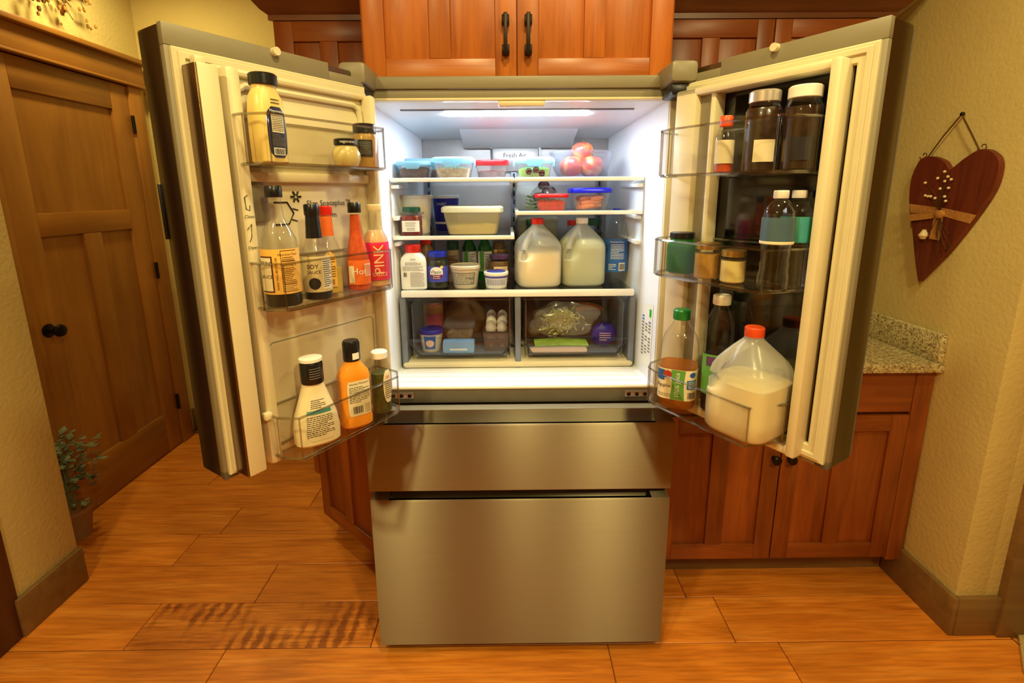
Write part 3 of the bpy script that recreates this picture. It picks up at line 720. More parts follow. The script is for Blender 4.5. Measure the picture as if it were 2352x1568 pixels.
MB().box(-0.43, 0.43, 0.06, 0.10, 0.005, 0.034, 0.003).obj('kick_grille', M['black'], fr)
for s in (-1, 1):
    MB().tube([(s * 0.40, 0.09, 0.0), (s * 0.40, 0.09, 0.03)], 0.018, 12).obj('foot', M['black'], fr)
# hinge covers on top
for s in (-1, 1):
    MB().box(s * 0.385, s * 0.455, 0.0, 0.14, 1.745, 1.798, 0.012).obj('hinge_cover', M['trimgrey'], fr)
    MB().box(s * 0.392, s * 0.452, 0.012, 0.098, 1.715, 1.745, 0.006).obj('hinge_block', M['black'], fr)

M['mullsteel'] = pm('mullion_steel', S(120, 92, 60), 0.22, 0.9, var=0.03)
# doors ---------------------------------------------------------------
def make_door(side):
    s = -1 if side == 'L' else 1                      # local y = s*n, n points to the inside of the door
    T, a = ((-0.643, -0.370), R(57)) if side == 'L' else ((0.668, -0.356), R(121))
    W, Z0, Z1 = 0.455, 0.870, (1.776 if side == 'L' else 1.784)
    def B(u0, u1, n0, n1, z0, z1, bev=0.0, mb=None): return (mb or MB()).box(u0, u1, s * n0, s * n1, z0, z1, bev)
    d = B(0.0, W, -0.098, -0.016, Z0, Z1, 0.006).obj('door', M['steel'], fr)
    d.location = (T[0], T[1], 0); d.rotation_euler = (0, 0, a)
    def sub(name, mb, mat, smooth=35):
        o = mb.obj(name, mat, None, smooth); o.parent = d; return o
    def P(u, n, z): return (u, s * n, z)
    # grey inner frame
    for bx in ((0.0, 0.352, -0.016, 0.0, Z1 - 0.038, Z1), (0.352, W, -0.016, 0.0, Z1 - 0.038, Z1 - 0.018), (0.0, 0.03, -0.016, -0.001, Z0, Z1 - 0.038), (0.0, W, -0.016, -0.001, Z0, Z0 + 0.02), (0.43, W, -0.016, -0.001, Z0, Z1 - 0.038)):
        sub('frame_strip', B(*bx, 0.0015), M['trimgrey'])
    sub('stop_pin', MB().tube([P(0.215, -0.004, Z1 - 0.006), P(0.215, 0.012, Z1 - 0.006)], 0.0085, 14), M['cream'])
    # gasket ring with soft ridges
    def ring(u0, u1, z0, z1, wd, n0, n1, mat, name):
        return sub(name, MB().frame(u0, u1, z0, z1, wd, s * n0, s * n1), mat)
    ring(0.008, W - 0.004, Z0 + 0.012, Z1 - 0.04, 0.036, -0.002, 0.010, M['gasket'], 'gasket')
    ring(0.016, W - 0.012, Z0 + 0.020, Z1 - 0.048, 0.012, 0.009, 0.0145, M['gasket'], 'gasket_ridge')
    sub('edge_latch' if side == 'L' else 'edge_trim', B(-0.002, 0.014, -0.103, -0.097, 1.385, 1.495, 0.001) if side == 'L' else B(0.0, 0.012, -0.099, -0.094, Z0 + 0.01, Z1 - 0.01), M['black'] if side == 'L' else M['greydk'])
    bins = []
    def bin_(plan, z0, z1, t=0.0028):
        c = (sum(p[0] for p in plan) / len(plan), sum(p[1] for p in plan) / len(plan))
        def sh(p, k):
            v = Vector((p[0] - c[0], p[1] - c[1])); v = v * (1 - k / max(v.length, 1e-6)); return (c[0] + v.x, c[1] + v.y)
        ou = plan; inn = [sh(p, t * 1.3) for p in plan]; low = [sh(p, 0.006) for p in plan]
        rings = [[P(*p, z0) for p in low], [P(*p, z0 + 0.006) for p in ou], [P(*p, z1) for p in ou], [P(*p, z1) for p in inn], [P(*p, z0 + 0.005) for p in inn]]
        o = sub('door_bin', MB().loft(rings), M['bin'])
        rim = MB().tube([P(*p, z1) for p in plan] + [P(*plan[0], z1)], 0.0028, 6, caps=False)
        rim.tube([P(*p, z0 + 0.004) for p in low] + [P(*low[0], z0 + 0.004)], 0.0038, 6, caps=False)
        for p in plan[1:-1]: rim.tube([P(*p, z0 + 0.004), P(*p, z1)], 0.0017, 6)
        rm = rim.obj('bin_rim', M['rim']); rm.parent = d
        return o
    if side == 'L':
        # hinged centre mullion: cream bar with steel face
        sub('centre_mullion', B(0.020, 0.058, 0.012, 0.064, Z0 + 0.018, 1.705, 0.004), M['cream']); sub('mullion_pin', B(0.03, 0.05, 0.02, 0.04, 1.705, 1.722, 0.004), M['cream'])
        sub('mullion_face', B(0.0165, 0.0200, 0.018, 0.063, Z0 + 0.02, 1.703, 0.001), M['mullsteel'])
        # moulded liner
        sub('liner_panel', B(0.07, 0.449, 0.002, 0.014, 0.888, 1.722, 0.004), M['cream'])
        for bx in ((0.074, 0.104, 0.012, 0.056, 0.885, 1.712), (0.427, 0.449, 0.012, 0.05, 0.93, 1.712), (0.1, 0.43, 0.012, 0.028, 1.70, 1.716)): sub('liner_dyke', B(*bx, 0.010), M['cream'])
        for bx in ((0.104, 0.43, 0.012, 0.03, 1.498, 1.520), (0.104, 0.43, 0.012, 0.03, 1.215, 1.233)): sub('bin_ledge', B(*bx, 0.006), M['cream'])
        sub('pocket_rim', MB().tube([P(0.114, 0.018, 1.53), P(0.114, 0.018, 1.66), P(0.118, 0.018, 1.678), P(0.13, 0.018, 1.686), P(0.40, 0.018, 1.686), P(0.414, 0.018, 1.678), P(0.42, 0.018, 1.66), P(0.42, 0.018, 1.53)], 0.007, 8), M['cream'])
        sub('ice_maker_cover', B(0.112, 0.150, 0.013, 0.032, 1.415, 1.495, 0.008), M['trimgrey'])
        ln_ = MB().tube([P(0.121, 0.0145, 0.99), P(0.121, 0.0145, 1.14), P(0.129, 0.0145, 1.148), P(0.415, 0.0145, 1.148), P(0.42, 0.0145, 1.14), P(0.42, 0.0145, 0.99)], 0.0011, 5)
        sub('panel_groove', ln_, M['inkgrey'])
        plan = [(0.106, 0.016), (0.080, 0.045), (0.080, 0.085), (0.103, 0.128), (0.392, 0.128), (0.418, 0.098), (0.418, 0.016)]
        for z0, z1 in ((1.527, 1.622), (1.238, 1.337), (0.903, 1.005)): bins.append(bin_(plan, z0, z1))
        sub('bin_clip', B(0.066, 0.082, 0.05, 0.068, 0.998, 1.014, 0.003), M['cream'])
        # printed marks
        def tx(cu, cz, k=1.0): return lambda x, y: P(cu + x * k, 0.0155, cz + y)
        def ftext(st_, size, cu, cz): 
            o = flat_text(st_, size, tx(cu, cz), 'lettering', M['ink'], None); o.parent = d
        ftext('Slim Spaceplus\u2122', 0.0185, 0.312, 1.452); ftext('Ice System', 0.0185, 0.290, 1.424)
        mk = MB()
        for k in range(6):
            t = k * math.pi / 3
            mk.tube([P(0.223 + 0.004 * math.cos(t), 0.0155, 1.468 + 0.004 * math.sin(t)), P(0.223 + 0.013 * math.cos(t), 0.0155, 1.468 + 0.013 * math.sin(t))], 0.0022, 5)
        mk.tube([P(0.168, 0.0155, 1.456), P(0.200, 0.0155, 1.456), P(0.214, 0.0155, 1.432), P(0.200, 0.0155, 1.408), P(0.168, 0.0155, 1.408)], 0.0018, 5)
        mk.tube([P(0.212, 0.0155, 1.442), P(0.226, 0.0155, 1.438)], 0.0012, 5); mk.tube([P(0.208, 0.0155, 1.418), P(0.222, 0.0155, 1.414)], 0.0012, 5)
        sub('snowflake_mark', mk, M['ink'])
        mk = MB()
        mk.tube([P(0.088, 0.0565, 1.472), P(0.082, 0.0565, 1.468), P(0.083, 0.0565, 1.445), P(0.09, 0.0565, 1.442), P(0.091, 0.0565, 1.452)], 0.0009, 4)
        mk.tube([P(0.081, 0.0565, 1.405), P(0.09, 0.0565, 1.415), P(0.088, 0.0565, 1.39), P(0.083, 0.0565, 1.38)], 0.0009, 4)
        sub('latch_marks', mk, M['ink'])
        o = flat_text('Close', 0.009, lambda x, y: P(0.088 + x, 0.0568, 1.430 + y), 'lettering', M['ink'], None); o.parent = d
        o = flat_text('Open', 0.009, lambda x, y: P(0.088 + x, 0.0568, 1.368 + y), 'lettering', M['ink'], None); o.parent = d
    else:
        # door in door: frame round an opening, dark glass behind
        sub('dark_glass', B(0.06, 0.345, -0.015, -0.010, 0.89, 1.74), M['blackglass'])
        for bx in ((0.052, 0.074, -0.01, 0.046, 0.885, 1.722), (0.336, 0.352, -0.01, 0.030, 0.885, 1.722), (0.385, 0.449, -0.01, 0.040, 0.885, 1.722), (0.07, 0.449, -0.01, 0.040, 1.704, 1.722), (0.07, 0.449, -0.01, 0.040, 0.885, 0.906)):
            sub('inner_frame_bar', B(*bx, 0.006), M['cream'])
        sub('inner_door_seam', B(0.354, 0.383, -0.01, 0.022, 0.906, 1.704), M['trimgrey'])
        plan = [(0.078, 0.0), (0.078, 0.05), (0.108, 0.140), (0.375, 0.140), (0.41, 0.128), (0.432, 0.098), (0.436, 0.06), (0.436, 0.0)]
        for z0, z1 in ((1.507, 1.617), (1.262, 1.355), (0.912, 1.010)): bins.append(bin_(plan, z0, z1))
    def Wd(u, n): 
        ca, sa = math.cos(a), math.sin(a); x, y = u, s * n
        return (T[0] + ca * x - sa * y, T[1] + sa * x + ca * y)
    return d, Wd, a
LDOOR, LW, LA = make_door('L')
RDOOR, RW_, RA = make_door('R')

# ------------------------------------------------------------------ contents: materials
def PM(k, *c, **kw): M[k] = pm(k, S(*c), **kw)
PM('cap_black', 20, 20, 22, rough=0.3); PM('cap_red', 226, 40, 24, rough=0.35); PM('cap_white', 240, 236, 226, rough=0.4); PM('cap_cream', 232, 216, 168, rough=0.4)
PM('cap_green', 20, 120, 52, rough=0.35); PM('cap_dkgreen', 18, 72, 50, rough=0.35); PM('cap_orange', 240, 84, 34, rough=0.35); PM('cap_blue', 36, 52, 190, rough=0.35); PM('cap_purple', 96, 62, 110, rough=0.35)
PM('gold', 196, 160, 84, rough=0.3, metal=0.9); PM('foil', 214, 204, 196, rough=0.3, metal=0.7)
PM('l_yellow', 236, 184, 84, rough=0.6); PM('l_cream', 234, 222, 186, rough=0.6); PM('l_pink', 230, 40, 110, rough=0.5); PM('l_red', 222, 46, 40, rough=0.5); PM('l_green', 96, 160, 70, rough=0.5); PM('l_black', 26, 26, 34, rough=0.5)
PM('l_navy', 34, 34, 56, rough=0.5); PM('l_blue', 40, 96, 168, rough=0.5); PM('l_violet', 66, 70, 170, rough=0.5); PM('l_maroon', 120, 24, 80, rough=0.5); PM('l_teal', 60, 150, 150, rough=0.5); PM('l_water', 60, 140, 108, rough=0.4); PM('l_slate', 70, 96, 110, rough=0.4); PM('l_orange', 238, 112, 40, rough=0.5); PM('l_soy', 206, 186, 140, rough=0.6)
PM('brownink', 84, 36, 14, rough=0.6); PM('white_ink', 244, 240, 232, rough=0.6); PM('pale_ink', 250, 208, 180, rough=0.6); PM('blue_ink', 40, 80, 170, rough=0.6)
PM('mustard', 232, 204, 120, rough=0.35, var=0.08); PM('dijon', 176, 132, 56, rough=0.35, var=0.12, scale=120); PM('palejar', 232, 212, 140, rough=0.35); PM('worc', 30, 18, 10, rough=0.45); PM('soy', 22, 14, 10, rough=0.45)
PM('hot', 206, 84, 36, rough=0.3, var=0.25, scale=50); PM('yellowsauce', 206, 176, 96, rough=0.3, var=0.1); PM('pinksauce', 226, 176, 130, rough=0.35); PM('ranch', 236, 222, 178, rough=0.35); PM('honey', 238, 150, 40, rough=0.3, var=0.05); PM('relish', 78, 82, 40, rough=0.4, var=0.3, scale=90)
PM('milk', 246, 226, 178, rough=0.4, var=0.01); PM('whey', 186, 190, 140, rough=0.4, var=0.02); PM('ojmilk', 244, 222, 150, rough=0.4, var=0.01); PM('jam', 110, 30, 22, rough=0.25, var=0.2); PM('pickle', 44, 48, 26, rough=0.3, var=0.4, scale=60); PM('sauce_brown', 120, 84, 48, rough=0.5, var=0.25, scale=80)
PM('sauce_dark', 54, 34, 20, rough=0.3, var=0.4, scale=70); PM('brownfood', 92, 58, 36, rough=0.7, var=0.35, scale=90, bump=0.6, bscale=160); PM('greyfood', 190, 168, 130, rough=0.7, var=0.3, scale=70, bump=0.5, bscale=120); PM('berryfood', 132, 110, 116, rough=0.6, var=0.25, scale=60); PM('tomato', 220, 44, 26, rough=0.35, var=0.25, scale=70, bump=0.4, bscale=90); PM('carrot', 240, 140, 88, rough=0.45, var=0.1, scale=60); PM('rice', 226, 206, 142, rough=0.7, var=0.2, scale=160, bump=0.8, bscale=260)
PM('apple', 200, 66, 54, rough=0.35, var=0.35, scale=14); PM('stem', 86, 60, 30, rough=0.8); PM('lettuce', 150, 186, 76, rough=0.6, var=0.25, scale=30); PM('cabbage', 226, 226, 150, rough=0.6, var=0.12, scale=60); PM('darkleaf', 70, 92, 44, rough=0.7, var=0.3); PM('grape', 74, 28, 18, rough=0.18, var=0.2)
PM('egg', 236, 226, 212, rough=0.5, var=0.02); PM('tubwhite', 236, 232, 222, rough=0.4); PM('tubblue', 30, 34, 150, rough=0.4); PM('tubtan', 206, 190, 160, rough=0.5); PM('pinkcan', 196, 88, 104, rough=0.5); PM('tan', 200, 150, 84, rough=0.5); PM('skyblue', 132, 178, 224, rough=0.5); PM('bluebag', 44, 40, 150, rough=0.35, bump=0.3, bscale=40); PM('orangeveg', 220, 120, 60, rough=0.5); PM('onion', 196, 178, 140, rough=0.6, var=0.2); PM('paperbag', 150, 118, 84, rough=0.8); PM('spice', 176, 150, 120, rough=0.5)
M['hdpe'] = clear('milky_plastic', (0.95, 0.95, 0.93, 1), 0.03, 0.35, 0.2, 0.42, S(236, 234, 226), 0.35, True)
M['pet'] = clear('clear_bottle', (0.96, 0.96, 0.95, 1), 0.03, 0.6, 0.04)
M['petbrown'] = clear('amber_film', (0.85, 0.80, 0.70, 1), 0.03, 0.6, 0.04)
M['petgreen'] = clear('green_glass', (0.10, 0.55, 0.12, 1), 0.05, 0.6, 0.04, 0.35, S(20, 130, 30))
M['traybrown'] = clear('brown_tray', (0.8, 0.74, 0.66, 1), 0.04, 0.5, 0.08, 0.55, S(120, 98, 80))
M['tub'] = clear('clear_tub', (0.95, 0.95, 0.96, 1), 0.04, 0.6, 0.08, 0.10, S(230, 230, 236))
M['teal'] = clear('teal_lid', (0.75, 0.93, 0.97, 1), 0.05, 0.5, 0.15, 0.70, S(186, 232, 244), 0.35, True)
M['redlid'] = clear('red_lid', (0.9, 0.4, 0.4, 1), 0.05, 0.5, 0.12, 0.85, S(214, 40, 48), 0.3, True)
M['bluelid'] = clear('blue_lid', (0.4, 0.4, 0.9, 1), 0.05, 0.5, 0.12, 0.85, S(40, 44, 220), 0.3, True)
M['creamlid'] = clear('cream_lid', (0.95, 0.94, 0.85, 1), 0.05, 0.5, 0.15, 0.80, S(242, 236, 206), 0.35, True)
M['creamtub'] = clear('cream_tub', (0.95, 0.92, 0.82, 1), 0.04, 0.5, 0.15, 0.45, S(226, 214, 170), 0.35, True)
M['juice'] = clear('apple_juice', (0.85, 0.56, 0.2, 1), 0.02, 0.3, 0.03, 0.25, S(196, 116, 30))
M['water'] = clear('water', (0.93, 0.95, 0.93, 1), 0.03, 0.4, 0.03)
M['bag'] = clear('thin_bag', (0.94, 0.94, 0.94, 1), 0.05, 0.5, 0.12, 0.16, S(226, 224, 218))
M['cola'] = clear('blue_label_drink', (0.9, 0.9, 0.92, 1), 0.03, 0.5, 0.04)

def capmesh(root, r, z0, z1, mat, rib=0.0006, name='cap', seg=32):
    h = z1 - z0
    return Shape([(z0, r * 0.97), (z0 + h * 0.05, r), (z1 - h * 0.12, r), (z1, r * 0.88)]).mesh(seg, rib=rib).obj(name, mat, root)

def vessel(name, label, cat, loc, rz, secs, shell, fill=None, level=None, cap=None, group=None, seg=28, inset=0.0018):
    """shell + contents + cap; returns (root, shape)"""
    t = thing(name, label, cat, loc, rz, group); sh = Shape(secs)
    sh.mesh(seg).obj('shell' if fill else 'body', M[shell], t)
    if fill:
        z0 = secs[0][0] + inset
        sh.mesh(seg, z0, level, -inset).obj('contents', M[fill], t)
    if cap: capmesh(t, *cap[:3], M[cap[3]])
    return t, sh

def box_secs(w, d, h, e=6.0, taper=0.9, n=5): 
    o = [(0, w / 2 * taper * 0.93, d / 2 * taper * 0.93, e), (0.004, w / 2 * taper, d / 2 * taper, e)]
    for k in range(1, n + 1):
        t = k / n; o.append((0.004 + (h - 0.004) * t, w / 2 * (taper + (1 - taper) * t), d / 2 * (taper + (1 - taper) * t), e))
    return o

# ---- left door, top bin (floor 1.5325)
ZL1, ZL2, ZL3 = 1.5325, 1.2435, 0.9085
x, y = LW(0.135, 0.075)
secs = [(0, 0.030, 0.021, 3), (0.005, 0.033, 0.0245, 3.2), (0.06, 0.034, 0.025, 3.2), (0.10, 0.0335, 0.025, 3), (0.125, 0.032, 0.024, 2.6), (0.137, 0.026, 0.021, 2.2), (0.142, 0.0235, 0.0215, 2), (0.15, 0.0235, 0.0215, 2)]
t, sh = vessel('squeeze_bottle', 'tall mayonnaise yellow squeeze bottle with black cap on top left door bin', 'bottle', (x, y, ZL1), LA + R(8), secs, 'mustard', cap=(0.0265, 0.148, 0.170, 'cap_black'))
lb = put_label(t, sh, 0.012, 0.108, 0.05, 0.62, M['l_navy'], shape=lambda q: 0.72 + 0.28 * math.sin(math.pi * min(1, max(0.0, 0.15 + 0.7 * q))) - (0.35 if q > 0.97 or q < 0.03 else 0))
put_label(lb, sh, 0.060, 0.094, 0.08, 0.40, M['l_cream'], off=0.0011, name='text_panel'); put_print(lb, sh, 0.062, 0.092, 0.08, 0.36, 9, M['ink'], off=0.0016)
put_text(lb, sh, 'Mayonnaise', 0.0065, 0.100, 0.06, M['white_ink']); put_print(lb, sh, 0.034, 0.057, 0.06, 0.42, 8, M['inkgrey'], off=0.0016)
put_barcode(lb, sh, 0.017, 0.031, 0.05, 0.38, M['paper'], M['ink']); put_print(t, sh, 0.112, 0.124, 0.05, 0.3, 2, M['ink'])
x, y = LW(0.318, 0.082)
t, sh = vessel('mustard_jar', 'small round jar of pale mustard with black lid on top left door bin', 'jar', (x, y, ZL1), R(25), [(0, 0.022), (0.004, 0.027), (0.018, 0.0325), (0.03, 0.0325), (0.042, 0.028), (0.047, 0.0245), (0.052, 0.0245)], 'pet', 'palejar', 0.048, (0.0265, 0.049, 0.0635, 'cap_black'))
put_text(t, Shape([(0, 0.0268), (0.08, 0.0268)]), 'vegenaise', 0.009, 0.056, 0.0, M['white_ink'], off=0.0004)
x, y = LW(0.388, 0.068)
t, sh = vessel('mustard_jar', 'taller whole grain mustard jar with black label at the hinge end', 'jar', (x, y, ZL1), R(30), [(0, 0.026), (0.004, 0.0305), (0.07, 0.0305), (0.078, 0.027), (0.086, 0.0255)], 'pet', 'dijon', 0.080, (0.0275, 0.083, 0.104, 'cap_black'))
lb = put_label(t, sh, 0.028, 0.066, -0.25, 0.55, M['l_black']); put_print(lb, sh, 0.032, 0.062, -0.25, 0.42, 8, M['inkgrey'])

# ---- left door, middle bin
x, y = LW(0.128, 0.082)
secs = [(0, 0.032), (0.004, 0.0365), (0.125, 0.0365), (0.14, 0.0345), (0.158, 0.027), (0.172, 0.0195), (0.186, 0.0155), (0.205, 0.0138), (0.222, 0.013), (0.224, 0.0155), (0.228, 0.0155)]
t, sh = vessel('sauce_bottle', 'tall worcestershire bottle with tan label and black cap, nearest the door edge in middle bin', 'bottle', (x, y, ZL2), R(24), secs, 'pet', 'worc', 0.034, (0.0165, 0.224, 0.247, 'cap_black'))
lb = put_label(t, sh, 0.030, 0.122, 0, 1.5, M['l_yellow'])
put_label(lb, sh, 0.034, 0.108, -0.86, 0.44, M['brownink'], off=0.001, name='frame_border'); put_label(lb, sh, 0.037, 0.105, -0.9, 0.40, M['l_cream'], off=0.0013, name='front_panel')
put_text(lb, sh, 'PERRINS', 0.013, 0.093, -0.98, M['brownink'], off=0.0018, kx=0.9); put_text(lb, sh, 'SAUCE', 0.010, 0.066, -0.86, M['brownink'], off=0.0018)
put_text(lb, sh, 'SHAKE WELL BEFORE USE', 0.0058, 0.072, -0.22, M['brownink'], up=True)
for z in (0.118, 0.0345): put_label(lb, sh, z, z + 0.0012, 0.47, 0.44, M['brownink'], off=0.001, name='rule', nz=1)
put_label(lb, sh, 0.0345, 0.119, 0.03, 0.012, M['brownink'], off=0.001, name='rule', na=2)
put_text(lb, sh, 'Nutrition Facts', 0.0072, 0.111, 0.44, M['brownink'], kx=0.9); put_print(lb, sh, 0.099, 0.107, 0.42, 0.34, 2, M['brownink']); put_label(lb, sh, 0.0965, 0.0985, 0.44, 0.38, M['brownink'], off=0.001, name='rule', nz=1)
put_text(lb, sh, 'Calories 5', 0.0078, 0.090, 0.42, M['brownink']); put_print(lb, sh, 0.052, 0.085, 0.45, 0.40, 9, M['brownink'], fill=0.4); put_label(lb, sh, 0.0495, 0.0512, 0.45, 0.36, M['brownink'], off=0.001, name='rule', nz=1); put_print(lb, sh, 0.037, 0.048, 0.45, 0.38, 3, M['inkgrey'])
x, y = LW(0.208, 0.088)
secs = [(0, 0.026), (0.004, 0.030), (0.095, 0.030), (0.112, 0.026), (0.128, 0.019), (0.14, 0.0155), (0.19, 0.013), (0.194, 0.013)]
t, sh = vessel('sauce_bottle', 'soy sauce bottle with black neck sleeve and cap beside the worcestershire', 'bottle', (x, y, ZL2), R(22), secs, 'pet', 'soy', 0.022, (0.0160, 0.185, 0.209, 'cap_black'))
Shape([(0.136, 0.0172), (0.16, 0.0155), (0.186, 0.0142), (0.187, 0.0142)]).mesh(24).obj('neck_sleeve', M['cap_black'], t)
lb = put_label(t, sh, 0.020, 0.098, 0, 1.5, M['l_soy']); put_label(lb, sh, 0.026, 0.092, 0.75, 0.38, M['paper'], off=0.001, name='facts_panel'); put_print(lb, sh, 0.03, 0.089, 0.75, 0.34, 13, M['ink'], off=0.0016)
put_text(lb, sh, 'SOY', 0.013, 0.076, -0.28, M['ink']); put_text(lb, sh, 'SAUCE', 0.0095, 0.064, -0.22, M['ink'])
put_label(lb, sh, 0.026, 0.052, -0.22, 0.42, M['soy'], off=0.001, shape=lambda q: math.sqrt(max(0.02, 1 - (1 - q) ** 2)) * 0.0 + math.sqrt(max(0.02, 1 - (2 * q - 1) ** 2)), name='bean_picture')
x, y = LW(0.268, 0.054)
secs = [(0, 0.022, 0.022, 4), (0.004, 0.026, 0.026, 4), (0.095, 0.026, 0.026, 4), (0.115, 0.022, 0.022, 3), (0.132, 0.0145), (0.185, 0.0125), (0.188, 0.0125)]
t, sh = vessel('sauce_bottle', 'square hot sauce bottle with red cap and orange neck band', 'bottle', (x, y, ZL2), R(35), secs, 'pet', 'yellowsauce', 0.060, (0.0155, 0.182, 0.203, 'cap_red'))
Shape([(0.135, 0.0150), (0.15, 0.0142), (0.180, 0.0135)]).mesh(24).obj('neck_band', M['l_orange'], t)
lb = put_label(t, sh, 0.018, 0.100, -0.2, 0.5, M['l_yellow'], shape=lambda q: 1.0 if q < 0.75 else math.sqrt(max(0.05, 1 - ((q - 0.75) / 0.25) ** 2)))
put_print(lb, sh, 0.04, 0.085, -0.2, 0.4, 8, M['brownink']); put_barcode(lb, sh, 0.022, 0.038, -0.2, 0.3, M['l_yellow'], M['brownink'])
x, y = LW(0.330, 0.080)
secs = [(0, 0.025), (0.004, 0.0285), (0.07, 0.0285), (0.10, 0.024), (0.13, 0.0175), (0.16, 0.0145), (0.186, 0.0125), (0.19, 0.0125)]
t, sh = vessel('sauce_bottle', 'orange red hot sauce bottle with black cap', 'bottle', (x, y, ZL2), R(26), secs, 'pet', 'hot', 0.182, (0.0155, 0.186, 0.210, 'cap_black'))
lb = put_label(t, sh, 0.016, 0.075, 0.0, 1.1, M['l_orange']); put_text(lb, sh, 'Hot', 0.022, 0.048, -0.1, M['white_ink']); put_label(lb, sh, 0.036, 0.066, 0.72, 0.36, M['pale_ink'], off=0.001, name='facts_panel'); put_print(lb, sh, 0.038, 0.064, 0.72, 0.3, 7, M['l_red'], off=0.0016)
put_label(lb, sh, 0.020, 0.062, -0.75, 0.25, M['l_cream'], off=0.001, name='side_panel')
x, y = LW(0.392, 0.078)
secs = [(0, 0.027), (0.004, 0.0310), (0.11, 0.0310), (0.124, 0.028), (0.14, 0.020), (0.15, 0.0165), (0.158, 0.0175), (0.162, 0.0165), (0.186, 0.0160), (0.19, 0.016)]
t, sh = vessel('sauce_bottle', 'bottle of pink sauce with bright pink label and cream cap', 'bottle', (x, y, ZL2), R(24), secs, 'pet', 'pinksauce', 0.140, (0.0180, 0.188, 0.204, 'cap_cream'))
lb = put_label(t, sh, 0.018, 0.112, 0, 1.5, M['l_pink']); put_label(lb, sh, 0.022, 0.106, 0.0, 0.62, M['l_red'], off=0.001, name='red_panel')
put_text(lb, sh, 'PINK', 0.034, 0.070, 0.05, M['pale_ink'], up=True, off=0.0016); put_text(lb, sh, 'SAUCE', 0.0125, 0.032, 0.05, M['pale_ink'], off=0.0016)

# ---- left door, bottom bin
x, y = LW(0.176, 0.080)
secs = [(0, 0.044, 0.026, 3), (0.005, 0.050, 0.030, 3), (0.035, 0.051, 0.031, 3), (0.07, 0.046, 0.029, 2.8), (0.11, 0.033, 0.025, 2.4), (0.14, 0.024, 0.022, 2), (0.15, 0.0225, 0.0225, 2), (0.165, 0.0225, 0.0225, 2)]
t, sh = vessel('dressing_bottle', 'flared bottle of ranch dressing with white topped black cap, bottom left door bin', 'bottle', (x, y, ZL3), R(34), secs, 'ranch')
capmesh(t, 0.0250, 0.146, 0.197, M['cap_black'], 0.0); capmesh(t, 0.0252, 0.197, 0.205, M['cap_white'], 0.0, 'cap_top')
put_print(t, Shape([(0, 0.0253), (0.3, 0.0253)]), 0.158, 0.186, 0.1, 0.5, 5, M['inkgrey'], off=0.0004)
lb = put_label(t, sh, 0.014, 0.122, 0.05, 0.72, M['l_cream'], shape=lambda q: math.sin(math.pi * (0.12 + 0.72 * q)) ** 0.5 * (1 - 0.25 * q))
put_label(lb, sh, 0.078, 0.087, 0.05, 0.60, M['l_teal'], off=0.0012, name='teal_band'); put_print(lb, sh, 0.09, 0.112, 0.05, 0.42, 5, M['ink']); put_print(lb, sh, 0.024, 0.074, 0.05, 0.58, 11, M['ink'])
x, y = LW(0.283, 0.088)
secs = [(0, 0.033, 0.024, 3.2), (0.005, 0.038, 0.028, 3.4), (0.022, 0.0385, 0.0285, 3.4), (0.028, 0.037, 0.027, 3.4), (0.115, 0.037, 0.027, 3.4), (0.128, 0.0385, 0.028, 3), (0.14, 0.036, 0.027, 2.6), (0.155, 0.025, 0.022, 2.2), (0.165, 0.0195, 0.0195, 2), (0.178, 0.019, 0.019, 2)]
t, sh = vessel('dressing_bottle', 'orange honey mustard bottle with tall black cap in the bottom left door bin', 'bottle', (x, y, ZL3), R(36), secs, 'honey', cap=(0.0205, 0.168, 0.218, 'cap_black'))
lb = put_label(t, sh, 0.032, 0.122, 0.1, 0.72, M['l_cream'], shape=lambda q: 1.0 if 0.06 < q < 0.94 else 0.9); put_text(lb, sh, 'Honey Mustard', 0.0070, 0.115, 0.1, M['ink']); put_print(lb, sh, 0.066, 0.108, 0.1, 0.62, 10, M['ink']); put_barcode(lb, sh, 0.036, 0.060, -0.05, 0.36, M['l_cream'], M['ink']); put_print(lb, sh, 0.036, 0.060, 0.56, 0.18, 6, M['inkgrey'])
put_label(t, Shape([(0, 0.0207), (0.3, 0.0207)]), 0.174, 0.190, 0.2, 0.42, M['white_ink'], off=0.0003, name='cap_sticker')
x, y = LW(0.372, 0.085)
secs = [(0, 0.022), (0.004, 0.0255), (0.11, 0.0255), (0.128, 0.022), (0.138, 0.0195), (0.15, 0.0195)]
t, sh = vessel('caper_jar', 'slim jar of green relish with white cap at the hinge end of bottom left bin', 'jar', (x, y, ZL3), R(28), secs, 'pet', 'relish', 0.108, (0.0215, 0.148, 0.166, 'cap_white'))
lb = put_label(t, sh, 0.030, 0.118, 0.55, 0.55, M['l_cream'], shape=lambda q: math.sqrt(max(0.05, 1 - (2 * q - 1) ** 2)) ** 0.6); put_print(lb, sh, 0.096, 0.104, 0.5, 0.22, 2, M['l_red']); put_print(lb, sh, 0.04, 0.09, 0.55, 0.4, 9, M['ink'])

